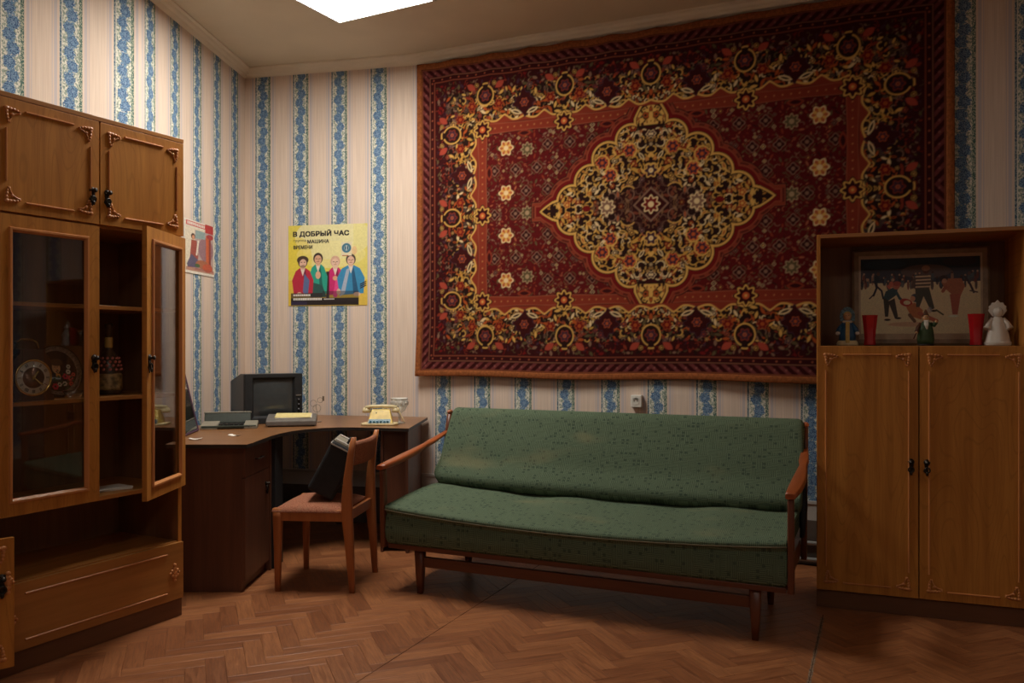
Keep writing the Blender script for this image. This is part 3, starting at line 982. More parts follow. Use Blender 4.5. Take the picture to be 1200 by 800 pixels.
pr = Print(CW, CH, cp.shape[1] - 1, '000000')
pr.ny = cp.shape[0] - 1
xx = np.linspace(0, CW, cp.shape[1]); yy = np.linspace(0, CH, cp.shape[0])
pr.X, pr.Y = np.meshgrid(xx, yy); pr.C = cp
M_PILE = color_attr('carpet_pile', 0.95, bump=0.002, spec=0.08)
pile = pr.build('pile', M_PILE, CARPET, CW, CH, carpet_y, 0.012)
co = np.empty(len(pile.data.vertices) * 3, np.float32); pile.data.vertices.foreach_get('co', co)
co = co.reshape(-1, 3); co[:, 2] += carpet_z(co[:, 0], co[:, 2]); pile.data.vertices.foreach_set('co', co.ravel()); pile.data.update()
# brown woven binding round the edge
M_BIND = plain('brown_binding', (0.26, 0.080, 0.024), 0.9, var=0.2, scale=60, spec=0.15, bump=0.001)
def edge_run(a, b, w):
    n = 90; secs = []
    for i in range(n + 1):
        p = Vector(a).lerp(Vector(b), i / n)
        dr = (Vector(b) - Vector(a)).normalized(); out = Vector((dr.y, -dr.x))
        q = p + out * w
        secs.append(((q.x, float(carpet_y(p.x, p.y)) + 0.004, q.y + float(carpet_z(p.x, p.y))), (out.x, 0, out.y), (0, 1, 0), 0.019, 0.0115))
    return secs
i0 = 0.017
for a, b in (((0, i0), (CW, i0)), ((CW - i0, 0), (CW - i0, CH)), ((CW, CH - i0), (0, CH - i0)), ((i0, CH), (i0, 0))):
    MB().sweep(edge_run(a, b, 0.0)).build('binding', M_BIND, CARPET)

# ------------------------------------------------------------------ wall socket
t = thing('wall_socket', 'white square socket on the wallpaper just below the carpet', 'socket', on_wall(1.494, 0, 0.835), RZW)
MB().box(-0.033, 0.033, -0.034, 0, 0, 0.072).build('housing', M_WHITE, t, 0.004)
Rx = Matrix.Rotation(PI / 2, 4, 'X')
MB().lathe([(0.0, 0), (0.021, 0), (0.021, 0.004), (0.019, 0.004), (0.019, -0.01), (0, -0.01)], 20, M=Matrix.Translation((0, -0.033, 0.038)) @ Rx).build('socket_well', M_WHITE, t)
h = MB()
for q in (-1, 1): h.lathe([(0, 0), (0.003, 0), (0.003, 0.003), (0, 0.003)], 8, M=Matrix.Translation((q * 0.0095, -0.034, 0.038)) @ Rx)
h.box(-0.0165, 0.0165, -0.0385, -0.034, 0.05, 0.052)
h.build('socket_holes', M_DARK, t)

# ------------------------------------------------------------------ posters
def text_mesh(body, name, mat, parent, w, hgt, loc, bold=0.0, sx=None):
    """lettering fitted into w x hgt metres, standing in the x-z plane facing -y"""
    cu = bpy.data.curves.new(name, 'FONT'); cu.body = body;  cu.extrude = 0.004
    cu.resolution_u = 3
    ob = bpy.data.objects.new(name, cu)
    COL.objects.link(ob)
    dg = bpy.context.evaluated_depsgraph_get(); dg.update()
    me = bpy.data.meshes.new_from_object(ob.evaluated_get(dg))
    bpy.data.objects.remove(ob)
    n = len(me.vertices); c = np.empty(n * 3, np.float32); me.vertices.foreach_get('co', c); c = c.reshape(-1, 3)
    mn = c.min(0); mx = c.max(0)
    x = (c[:, 0] - mn[0]) / max(mx[0] - mn[0], 1e-6) * w; z = (c[:, 1] - mn[1]) / max(mx[1] - mn[1], 1e-6) * hgt
    y = -(c[:, 2] - mn[2]) / max(mx[2] - mn[2], 1e-6) * 0.0006
    c = np.stack([x, y, z], -1).astype(np.float32); me.vertices.foreach_set('co', c.ravel()); me.update()
    if bold:      # a heavier face: the strokes thickened to each side
        bm = bmesh.new()
        for q, (dx, dz) in enumerate(((0, 0), (bold, 0), (0, bold), (bold, bold))):
            k = len(bm.verts); bm.from_mesh(me); bm.verts.ensure_lookup_table()
            for v in bm.verts[k:]: v.co.x += dx; v.co.z += dz; v.co.y -= q * 0.00003
        bm.to_mesh(me); bm.free()
    me.name = name; me.materials.clear(); me.materials.append(mat)
    o = bpy.data.objects.new(name, me); link(o, parent); o.location = loc
    return o
M_INK = plain('black_ink', (0.025, 0.022, 0.02), 0.5)
M_INKW = plain('white_ink', (0.75, 0.72, 0.66), 0.5)
M_INKR = plain('red_ink', (0.55, 0.05, 0.03), 0.5)
M_INKB = plain('blue_ink', (0.04, 0.20, 0.40), 0.5)

pa = Vector((-1.88, 5.845)); pd = (Vector((-0.617, 5.56)) - pa).normalized(); pn = Vector((pd.y, -pd.x))
def on_poster_wall(s, off, z): q = pa + pd * s + pn * off; return (q.x, q.y, z)
t = thing('band_poster', 'yellow record sleeve poster of four musicians in bright jackets above the monitor', 'poster', on_poster_wall(0.336, 0.004, 1.476), math.atan2(pd.y, pd.x))
W, Hh = 0.586, 0.556
# canvas units: source crop pixels, x 0..92, y 0..95
p = Print(92, 95, 230, 'e3d34c')
p.C[:] = srgb('dccb58')
p.ell(52, 80, 44, 26, 'e2dcb0', a=0.8); p.ell(50, 60, 40, 16, 'e6dc9c', a=0.7); p.rect(76, 92, 0, 95, 'dcd07c', a=0.5); p.ell(12, 55, 16, 26, 'e4cc38', a=0.5)
p.rect(0, 92, 0, 30, 'd8a92c', a=0.6)
# people
def person(cx, hy, hair, skin, jac, dark, wdt, base=10, tr='2e2630'):
    top = hy - 7
    p.poly([(cx - wdt * 0.45, base + 2), (cx - wdt * 0.55, top - 14), (cx - wdt * 0.36, top - 3), (cx - 3, top + 1), (cx + 3, top + 1), (cx + wdt * 0.36, top - 3), (cx + wdt * 0.55, top - 14), (cx + wdt * 0.5, base + 4)], jac)
    p.poly([(cx - 3, top + 1), (cx, top - 9), (cx + 3, top + 1)], 'e0d4c4')
    p.poly([(cx + 3, top), (cx + wdt * 0.3, base + 6), (cx + wdt * 0.1, base + 2), (cx + 1, top - 8)], dark, a=0.75)
    p.rect(cx - 2.2, cx + 2.2, top - 1, top + 4, skin)
    p.ell(cx, hy + 0.6, 5.6, 6.6, hair); p.ell(cx, hy - 0.8, 4.1, 5.2, skin)
    p.rect(cx - 2.9, cx - 0.9, hy - 0.2, hy + 0.5, '3a2820'); p.rect(cx + 0.9, cx + 2.9, hy - 0.2, hy + 0.5, '3a2820')
    p.line([(cx, hy), (cx + 0.5, hy - 1.6)], 0.3, 'a8704c'); p.rect(cx - 1.5, cx + 1.5, hy - 3.4, hy - 2.8, '8c3c34')
person(55, 51, 'd2a890', 'e0bca4', 'c42a6c', '5a1430', 20)
p.line([(58, 30), (55, 12)], 2.6, 'e04a8a'); p.rect(44.5, 48, 8, 40, '3a2026'); p.ell(55, 32, 3, 2.6, 'd8a080')
person(35, 55, '3a2c26', 'd8a888', '2a9c86', '1e4a48', 20)
p.ell(35, 36, 3, 4.4, 'd8a888'); p.poly([(26, 10), (27, 28), (40, 24), (45, 10)], '2c5450')
person(17, 51, '3c2c22', 'd0a890', 'b42a40', '3c2440', 23)
p.ell(17, 54, 6.8, 5, '46342a'); p.ell(17.4, 50.5, 4, 4.6, 'd8b09a'); p.rect(14.6, 16.4, 51, 51.8, '3a2820'); p.rect(18.2, 20, 51, 51.8, '3a2820'); p.ell(17.4, 46.6, 3.0, 1.6, '5c4030', a=0.6); p.ell(13, 14, 2.8, 2.2, 'dcae94'); p.poly([(19, 38), (25, 30), (23, 12), (17, 16)], '5c6a94')
person(73, 53, '4c3c34', 'dcb49c', '3a88b4', '1e3c5c', 29)
p.poly([(68, 42), (72, 44), (66, 14), (60, 10)], 'b4b8c4', a=0.8); p.ell(80, 13, 4, 2.4, 'dcb49c'); p.ell(59, 16, 2.4, 3.6, 'dcb49c')
for q in range(3): p.line([(84, 20 + q * 2.2), (90, 23 + q * 2.2)], 0.7, '241e28')
p.rect(3, 82, 0.5, 9, '241c1c'); p.rect(3, 40, 9, 15, '2c2224', a=0.85); p.rect(3, 22, 0.5, 5, '302a4c', a=0.7); p.rect(40, 82, 5, 17, '2c2426', a=0.6)
# round emblem
p.rect(62, 74, 58, 74, 'ded4b4'); p.ell(68, 67, 5.4, 5.6, '3c7088'); p.ell(68, 67, 2.8, 3.2, 'a9bcc0'); p.ell(66.6, 67, 0.8, 2.6, '2c5468'); p.ell(69.4, 67, 0.8, 2.6, '2c5468'); p.ell(77, 64, 3, 5, 'e0a080', a=0.5)
p.rect(63, 70, 57.6, 58.6, 'a8502c')
p.speckle(0.05)
p.build('sheet', M_PRINT, t, W, Hh)
u = W / 92
uz = Hh / 95
text_mesh('В ДОБРЫЙ ЧАС', 'lettering', M_INK, t, 65 * u, 8.2 * uz, (5.5 * u, -0.0004, 80.5 * uz), 0.0042)
text_mesh('группа', 'lettering', M_INK, t, 15 * u, 3 * uz, (6 * u, -0.0004, 75 * uz))
text_mesh('МАШИНА', 'lettering', M_INK, t, 25 * u, 4.0 * uz, (22.5 * u, -0.0004, 73.5 * uz), 0.0022)
text_mesh('ВРЕМЕНИ', 'lettering', M_INK, t, 22 * u, 4.0 * uz, (6 * u, -0.0004, 67 * uz), 0.0022)
mbw = MB(); r = random.Random(4)
x = 6.0
while x < 26: q = 0.9 + r.random() * 1.2; mbw.box(x * u, (x + q) * u, -0.001, -0.0004, 10.5 * u, 12.5 * u); x += q + 0.45
x = 6.0
while x < 39: q = 0.9 + r.random() * 1.2; mbw.box(x * u, (x + q) * u, -0.001, -0.0004, 6.0 * u, 8.4 * u); x += q + 0.45
x = 42.0
while x < 54: q = 0.6 + r.random() * 0.9; mbw.box(x * u, (x + q) * u, -0.001, -0.0004, 6.4 * u, 7.6 * u); x += q + 0.5
mbw.build('caption', M_INKW, t)

wa = Vector((-1.88, 5.845)); wd = (Vector((-1.978, 4.405)) - wa).normalized()
q = wa + wd * 0.935 + Vector((1, -0.068)) * 0.004
t = thing('small_poster', 'small red-headed magazine poster pinned left of the room corner beside the tall cabinet', 'poster', (q.x, q.y, 1.638), math.atan2(-wd.y, -wd.x))
p = Print(35, 60, 105, 'd9cdb8')
p.rect(0, 35, 52, 60, 'd8d0c4'); p.rect(2, 24, 53.5, 58.5, 'c44038'); p.rect(24, 34, 46, 60, 'b02c30')
p.rect(12, 34, 5, 50, 'b09a98'); p.ell(25, 30, 9, 14, '94707a'); p.poly([(13, 50), (24, 50), (24, 42), (12, 40)], '8aa0a0')
p.rect(25, 28.5, 12, 47, 'c8603c'); p.rect(28.5, 31, 12, 46, '8c3a34'); p.ell(30, 46, 4, 3, 'a83038')
p.ell(10, 42, 2.4, 3.4, '4a2820'); p.ell(10.4, 41, 1.6, 2.4, 'cc9070')
p.poly([(6, 14), (8, 38), (14, 38), (16, 20), (14, 10)], '9c4c44'); p.poly([(3, 10), (8, 22), (16, 16), (18, 8), (4, 6)], '5c5470')
p.line([(16, 38), (14, 22)], 0.9, 'ded2c4'); p.ell(21, 12, 8, 5, 'a8684c'); p.ell(27, 9, 6, 5, 'c0563c'); p.ell(15, 10, 3, 2, '46603c')
p.rect(2, 35, 3, 7, 'a05040', a=0.7); p.rect(0, 35, 0, 2.4, 'e4dcd0'); p.rect(0, 1.2, 0, 60, 'e2dace'); p.speckle(0.12, 8, 3)
p.build('sheet', M_PRINT, t, 0.414, 0.322)
mbw = MB(); x = 0.04
while x < 0.26: qq = 0.014; mbw.box(x, x + qq, -0.001, -0.0004, 0.292, 0.309); x += 0.022
mbw.build('heading', M_INKW, t)
# ------------------------------------------------------------------ cabinet pieces
def corner_ornament(parent, cx, cz, qx, qz, y=0.0, s=0.92, name='corner_ornament'):
    """carved fan in a door corner; qx,qz = -1/1 point into the corner"""
    mb = MB()
    arms = [(0.000, 0.0, 0.011), (0.014, 0.0, 0.009), (0.028, 0.001, 0.008), (0.041, 0.003, 0.0065), (0.052, 0.007, 0.005)]
    for k, (a, b, r) in enumerate(arms):
        for sw in (0, 1):
            if k == 0 and sw: continue
            u, v = (a, b) if sw == 0 else (b, a)
            mb.ball((cx - qx * u * s, y - 0.003, cz - qz * v * s), r * s * (1.15 if not sw else 0.8), 0.0055, r * s * (0.8 if not sw else 1.15), 8, 5)
    # curl joining the two arms
    pts = []
    for i in range(9):
        t = i / 8; a = PI / 2 * t
        u = 0.056 - 0.044 * math.sin(a); v = 0.056 - 0.044 * math.cos(a)
        pts.append((cx - qx * (u) * s, y - 0.003, cz - qz * (v) * s))
    mb.tube(pts, 0.0032 * s, 6)
    mb.ball((cx - qx * 0.022 * s, y - 0.003, cz - qz * 0.022 * s), 0.007 * s, 0.005, 0.007 * s, 8, 5)
    return mb.build(name, M_TRIMW, parent)

def moulding(parent, x0, x1, z0, z1, y=0.0, name='moulding'):
    w = 0.0036
    if abs(x1 - x0) > abs(z1 - z0): c = [(x0, z0), (x1, z0)]
    else: c = [(x0, z0), (x0, z1)]
    a = Vector((c[0][0], y, c[0][1])); b = Vector((c[1][0], y, c[1][1])); d = (b - a).normalized(); sd = Vector((0, -1, 0)).cross(d)
    prof = [(-w, 0.0008), (-w, -0.003), (-w * 0.4, -0.006), (w * 0.4, -0.006), (w, -0.003), (w, 0.0008)]
    rs = [[p + sd * u + Vector((0, v, 0)) for u, v in prof] for p in (a, b)]
    return MB().rings(rs, smooth=False).build(name, M_TRIMW, parent)

def handle(parent, x, z, y=0.0, s=1.0, name='handle'):
    mb = MB(); Rm = Matrix.Rotation(PI / 2, 4, 'X')
    T = lambda zz: Matrix.Translation((x, y, zz)) @ Rm
    mb.lathe([(0.0, -0.001), (0.013 * s, -0.001), (0.014 * s, 0.002), (0.010 * s, 0.006), (0.005 * s, 0.009), (0.0045 * s, 0.014), (0.009 * s, 0.018), (0.009 * s, 0.023), (0.0, 0.026)], 12, M=T(z + 0.022 * s))
    pl = [(0, 0.012), (0.012, 0.006), (0.008, -0.008), (0.015, -0.022), (0.006, -0.032), (0, -0.044), (-0.006, -0.032), (-0.015, -0.022), (-0.008, -0.008), (-0.012, 0.006)]
    mb.prism([(px * s, pz * s) for px, pz in pl][::-1], 0.0, 0.003, M=T(z + 0.005))
    mb.torus((x, y - 0.009, z - 0.012 * s), 0.011 * s, 0.0032 * s, M=Rm, seg=14, sec=6)
    mb.ball((x, y - 0.010, z - 0.028 * s), 0.006 * s, 0.005 * s, 0.009 * s, 8, 6)
    return mb.build(name, M_BRONZE, parent)

def solid_door(parent, x0, x1, z0, z1, hx, hside=0, inset=0.040, loc=None, rot=None, name='door', hz=None, hs=1.0):
    """door slab with applied mouldings; front face at y=-0.018"""
    y0 = -0.018
    dx, dz = (loc[0], loc[2]) if loc else (0, 0)
    g = 0.0018
    d = MB().box(x0 + g - dx, x1 - g - dx, y0, -0.0005, z0 + g - dz, z1 - g - dz).build(name, M_OAK, parent, 0.0012, loc=loc, rot=rot)
    a0, a1, c0, c1 = x0 + inset - dx, x1 - inset - dx, z0 + inset - dz, z1 - inset - dz
    L = 0.072
    for qx, xx in ((-1, a0), (1, a1)):
        for qz, zz in ((-1, c0), (1, c1)):
            corner_ornament(d, xx, zz, qx, qz, y0)
    moulding(d, a0 + L, a1 - L, c0, c0, y0); moulding(d, a0 + L, a1 - L, c1, c1, y0)
    moulding(d, a0, a0, c0 + L, c1 - L, y0); moulding(d, a1, a1, c0 + L, c1 - L, y0)
    if hx is not None: handle(d, hx - dx, (hz if hz is not None else (z0 + z1) / 2) - dz, y0, hs)
    return d

def glass_door(parent, x0, x1, z0, z1, hx, loc=None, rot=None):
    dx, dz = (loc[0], loc[2]) if loc else (0, 0)
    x0 -= dx; x1 -= dx; z0 -= dz; z1 -= dz; g = 0.0018; w = 0.054; y0, y1 = -0.020, -0.0005
    x0 += g; x1 -= g; z0 += g; z1 -= g
    mb = MB()
    mb.box(x0, x0 + w, y0, y1, z0, z1); mb.box(x1 - w, x1, y0, y1, z0, z1)
    mb.box(x0 + w, x1 - w, y0, y1, z0, z0 + w); mb.box(x0 + w, x1 - w, y0, y1, z1 - w, z1)
    d = mb.build('door', M_OAK, parent, 0.0, loc=loc, rot=rot)
    # orange bead round the pane: a mitred ring
    prof = [(-0.002, -0.0005), (0.001, -0.0075), (0.008, -0.0075), (0.016, 0.004)]
    cs = [(x0 + w, z0 + w, 1, 1), (x1 - w, z0 + w, -1, 1), (x1 - w, z1 - w, -1, -1), (x0 + w, z1 - w, 1, -1)]
    rs = [[Vector((cx + sx * (u - 0.006), y0 + v, cz + sz * (u - 0.006))) for u, v in prof] for cx, cz, sx, sz in cs]
    rs.append(rs[0])
    MB().rings(rs, closed=False, caps=False, smooth=False).build('bead', M_TRIMW, d)
    MB().box(x0 + w - 0.004, x1 - w + 0.004, -0.012, -0.008, z0 + w - 0.004, z1 - w + 0.004).build('pane', M_PANE, d)
    handle(d, hx - dx, 1.130 - dz, y0, 1.0)
    return d

# ------------------------------------------------------------------ left display cabinet (stands along the left wall)
LC = thing('display_cabinet', 'tall light brown display cabinet with glass doors, the right one standing open', 'cabinet', (-1.478, 3.707, 0), math.atan2(0.887, 0.462))
WL, DL = 0.83, 0.40
T = 0.017
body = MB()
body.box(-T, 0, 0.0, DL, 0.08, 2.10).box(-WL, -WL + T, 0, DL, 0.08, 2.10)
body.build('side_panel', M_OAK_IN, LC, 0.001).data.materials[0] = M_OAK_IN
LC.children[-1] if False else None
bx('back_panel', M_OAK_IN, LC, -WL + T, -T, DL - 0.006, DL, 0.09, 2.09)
bx('top_panel', M_OAKX, LC, -WL, 0, -0.018, DL, 2.10, 2.118)
for z, nm in ((1.675, 'middle_board'), (0.575, 'lower_board'), (0.318, 'niche_floor'), (0.08, 'bottom_board')):
    bx(nm, M_OAKX, LC, -WL + T, -T, 0.0, DL - 0.006, z, z + T)
bx('plinth', M_PLINTH, LC, -WL, 0, -0.006, DL, 0, 0.078)
for z in (1.348, 0.975):
    bx('shelf', M_OAKX, LC, -WL + T, -T, 0.015, DL - 0.006, z, z + 0.016)
# front edges of the carcass in the light laminate
for x0, x1 in ((-T, 0), (-WL, -WL + T)):
    bx('edge_strip', M_OAK, LC, x0, x1, -0.003, 0.0, 0.318, 0.592, 0.0)
solid_door(LC, -0.414, 0.0, 1.685, 2.10, -0.382, hz=1.795)
solid_door(LC, -0.83, -0.416, 1.685, 2.10, -0.448, hz=1.795)
glass_door(LC, -0.83, -0.416, 0.578, 1.680, -0.441)
glass_door(LC, -0.402, 0.0, 0.578, 1.680, -0.378, loc=(0.0, -0.001, 0.578), rot=(0, 0, math.radians(28)))
# wide drawer below the niche
dr = MB().box(-WL + 0.002, -0.002, -0.018, -0.0005, 0.082, 0.330).build('drawer', M_OAKX, LC, 0.0012)
moulding(dr, -0.72, -0.09, 0.118, 0.118, -0.018); moulding(dr, -0.72, -0.09, 0.288, 0.288, -0.018)
for x in (-0.050, -0.775):
    mb = MB()
    for dx, dz, r in ((0, 0.030, 0.009), (0, 0.014, 0.011), (0, -0.003, 0.013), (0, -0.020, 0.011), (0, -0.036, 0.008), (0.014, 0.006, 0.008), (-0.014, 0.006, 0.008), (0.013, -0.014, 0.008), (-0.013, -0.014, 0.008), (0.022, -0.003, 0.006), (-0.022, -0.003, 0.006)):
        mb.ball((x + dx, -0.020, 0.205 + dz), r, 0.006, r, 8, 5)
    mb.build('carved_rosette', M_TRIMW, dr)
# ---- neighbouring low unit, its door a little ajar
LN = thing('low_cabinet', 'light brown cabinet at the left edge with its small lower door ajar', 'cabinet', (-1.478 - 0.462 * 0.835, 3.707 - 0.887 * 0.835, 0), math.atan2(0.887, 0.462))
mb = MB()
mb.box(-T, 0, 0.0, DL, 0.08, 0.592).box(-0.43, -0.43 + T, 0, DL, 0.08, 0.592)
mb.box(-0.43 + T, -T, 0, DL - 0.006, 0.575, 0.592).box(-0.43 + T, -T, 0, DL - 0.006, 0.08, 0.097).box(-0.43 + T, -T, DL - 0.006, DL, 0.09, 0.59)
mb.build('body', M_OAK_IN, LN, 0.001)
bx('plinth', M_PLINTH, LN, -0.43, 0, -0.006, DL, 0, 0.078)
mb = MB().box(-0.43, 0, 0, DL, 0.594, 2.10).build('upper_body', M_OAK, LN, 0.0015)
solid_door(LN, -0.43, -0.012, 0.594, 2.10, -0.05, hz=1.2)
d = MB().box(0.002, 0.432, -0.018, -0.0005, 0.002, 0.452).build('door', M_OAK, LN, 0.0012, loc=(-0.41, -0.001, 0.080), rot=(0, 0, math.radians(-17)))
for qx, xx in ((-1, 0.05), (1, 0.397)):
    for qz, zz in ((-1, 0.035), (1, 0.42)): corner_ornament(d, xx, zz, qx, qz, -0.018)
moulding(d, 0.12, 0.33, 0.035, 0.035, -0.018); moulding(d, 0.12, 0.33, 0.42, 0.42, -0.018)
handle(d, 0.392, 0.29, -0.018, 1.15)
mb = MB()
for dx, dz, r in ((0, 0.030, 0.009), (0, 0.014, 0.011), (0, -0.003, 0.013), (0, -0.020, 0.011), (0, -0.036, 0.008), (0.014, 0.006, 0.008), (-0.014, 0.006, 0.008), (0.022, -0.003, 0.006)):
    mb.ball((0.412 + dx * 0.7, -0.020, 0.300 + dz), r, 0.006, r, 8, 5)
mb.build('carved_rosette', M_TRIMW, d)

# ------------------------------------------------------------------ things in the display cabinet (placed in its own directions)
CX = Vector((0.462, 0.887, 0)); CY = Vector((-0.887, 0.462, 0))
def in_lc(x, y, z): q = Vector((-1.478, 3.707, 0)) + CX * x + CY * y; return (q.x, q.y, z)
RZL = math.atan2(0.887, 0.462)
def Tm(x, y, z): return Matrix.Translation((x, y, z))
RX = Matrix.Rotation(PI / 2, 4, 'X')
SH = 0.991 + 0.0005
# mantel clock
t = thing('mantel_clock', 'dark wooden mantel clock with a round white dial behind the left glass door', 'clock', in_lc(-0.655, 0.080, SH), RZL - 0.08)
def hull(w, z): return w, z
body = MB()
pts = [(-0.10, 0.0), (0.10, 0.0), (0.10, 0.018), (0.088, 0.024), (0.088, 0.150), (0.074, 0.170), (0.060, 0.178), (0.060, 0.196), (-0.060, 0.196), (-0.060, 0.178), (-0.074, 0.170), (-0.088, 0.150), (-0.088, 0.024), (-0.10, 0.018)]
body.prism([(a * 0.80, b) for a, b in pts], 0.0, 0.08, M=Tm(0, 0.03, 0) @ RX)
body.build('body', M_CLOCKW, t, 0.002)
cz = 0.088
MB().torus((0, -0.053, cz), 0.066, 0.0045, M=RX, seg=32).build('bezel', M_BRASS, t)
MB().lathe([(0, 0), (0.064, 0), (0.064, 0.003), (0, 0.003)], 32, M=Tm(0, -0.0505, cz) @ RX).build('dial', M_WHITEC, t)
MB().lathe([(0, 0), (0.040, 0), (0.040, 0.0015), (0, 0.0015)], 28, M=Tm(0, -0.0535, cz) @ RX).build('dial_centre', plain('bronze_dial', (0.17, 0.085, 0.05), 0.35, 0.6, var=0.25), t)
for k in range(12):
    a = k * PI / 6
    M_ = Tm(0, -0.0545, cz) @ Matrix.Rotation(a, 4, 'Y')
    mb = MB()
    nb = (1, 2, 3, 2, 1, 2, 3, 4, 2, 1, 2, 3)[k]
    for j in range(nb): mb.box(-0.0012 + (j - (nb - 1) / 2) * 0.004, 0.0008 + (j - (nb - 1) / 2) * 0.004, 0, 0.0008, 0.046, 0.058, M=M_)
    mb.build('numeral', M_INK, t)
for a, L, w in ((math.radians(35), 0.030, 0.003), (math.radians(130), 0.046, 0.0022)):
    MB().box(-w, w, 0, 0.001, -0.008, L, M=Tm(0, -0.0565, cz) @ Matrix.Rotation(a, 4, 'Y')).build('hand', M_BRASS, t)
MB().tube([(-0.045, 0, 0.196), (-0.040, 0, 0.222), (-0.02, 0, 0.232), (0.02, 0, 0.232), (0.040, 0, 0.222), (0.045, 0, 0.196)], 0.005, 8).build('carrying_handle', M_BRASS, t)
# painted plate
t = thing('painted_plate', 'round dark plate painted with a woman in a flowered shawl beside the mantel clock', 'plate', in_lc(-0.478, 0.160, SH), RZL)
tilt = Matrix.Rotation(math.radians(-12), 4, 'X')
R0 = 0.104
Mp = Tm(0, 0, R0 + 0.002) @ tilt @ RX
MB().lathe([(0, -0.004), (R0 * 0.7, -0.004), (R0, 0.010), (R0 + 0.001, 0.013), (R0 - 0.003, 0.0125), (R0 * 0.72, -0.0005), (0, -0.0005)], 36, M=Mp).build('plate', plain('dark_lacquer', (0.03, 0.022, 0.022), 0.25), t)
MB().lathe([(R0 * 0.80, 0.0034), (R0 * 0.96, 0.0115), (R0 * 0.965, 0.0123), (R0 * 0.80, 0.0042)], 36, M=Mp, caps=False).build('rim_pattern', plain('grey_rim', (0.22, 0.17, 0.14), 0.3, var=0.5, scale=150), t)
p = Print(2, 2, 110, '1c1416')
r = random.Random(2); p.X = p.X - 0.36
p.ell(0.62, 1.02, 0.5, 0.62, '30201f'); p.ell(0.62, 1.22, 0.30, 0.42, '2a1c1a'); p.ell(0.60, 1.16, 0.21, 0.28, 'c8966c'); p.ell(0.66, 1.42, 0.3, 0.18, '46342c')
p.rect(0.5, 0.57, 1.18, 1.21, '2a1a16'); p.rect(0.64, 0.71, 1.18, 1.21, '2a1a16'); p.ell(0.60, 1.01, 0.06, 0.025, 'a83c34'); p.line([(0.6, 1.17), (0.61, 1.08)], 0.012, 'a06a4c')
p.poly([(0.2, 0.8), (0.5, 0.9), (0.75, 0.85), (0.9, 0.5), (0.3, 0.45)], '24343c'); p.poly([(0.3, 0.62), (0.75, 0.58), (0.78, 0.66), (0.3, 0.70)], '9cb4bc'); p.poly([(0.55, 0.88), (0.75, 0.86), (0.8, 0.68), (0.55, 0.7)], 'c88c4c')
for (cx, cy, q, c) in ((1.02, 0.72, 0.15, 'c02c4c'), (1.20, 0.95, 0.12, 'ccc4b4'), (1.28, 0.62, 0.14, 'c8444c'), (1.28, 0.35, 0.11, 'b84438'), (0.95, 0.36, 0.12, 'd0b4a0'), (0.68, 0.33, 0.11, 'ccb49c'), (0.45, 0.24, 0.16, 'c82c44'), (1.24, 1.2, 0.11, 'a8b0a4'), (1.45, 0.8, 0.1, 'b43c40')):
    for k in range(6):
        a = k * PI / 3; p.ell(cx + q * 0.62 * math.cos(a), cy + q * 0.62 * math.sin(a), q * 0.42, q * 0.42, c)
    p.ell(cx, cy, q * 0.34, q * 0.34, '2c2420')
for k in range(26):
    a = r.random() * 2 * PI; q = 0.4 + 0.5 * r.random(); p.ell(1.05 + q * 0.7 * math.cos(a), 0.6 + q * 0.6 * math.sin(a), 0.07, 0.03, '2c4c34', rot=a)
p.X = p.X + 0.36; p.C = np.clip(p.C * 1.7, 0, 0.85)
o = p.build('painting', M_PAINTED, t, 0.166, 0.166)
# keep only the disc of the painting
bm = bmesh.new(); bm.from_mesh(o.data)
bmesh.ops.delete(bm, geom=[v for v in bm.verts if (v.co.x - 0.083) ** 2 + (v.co.z - 0.083) ** 2 > 0.0825 ** 2], context='VERTS')
bm.to_mesh(o.data); bm.free()
o.matrix_local = Tm(0, 0, R0 + 0.002) @ tilt @ Tm(-0.083, -0.0035, -0.083)
MB().box(-0.04, 0.04, 0.01, 0.05, 0.0, 0.006).box(-0.035, -0.028, 0.03, 0.036, 0, 0.12).box(0.028, 0.035, 0.03, 0.036, 0, 0.12).build('stand', M_DARK, t)
# small crystal dishes
for x, y, s, lab in ((-0.375, 0.08, 1.0, 'small crystal glass standing right of the painted plate'), (-0.470, 0.065, 0.85, 'low crystal dish standing in front of the painted plate')):
    t = thing('crystal_glass', lab, 'glassware', in_lc(x, y, SH), 0)
    if s == 1.0: pf = [(0.0, 0), (0.024, 0), (0.024, 0.004), (0.005, 0.010), (0.005, 0.035), (0.020, 0.045), (0.028, 0.085), (0.0265, 0.085), (0.018, 0.048), (0, 0.042)]
    else: pf = [(0.0, 0), (0.022, 0), (0.028, 0.006), (0.042, 0.030), (0.040, 0.030), (0.026, 0.009), (0, 0.005)]
    MB().lathe(pf, 20).build('bowl', M_CRYSTAL, t)
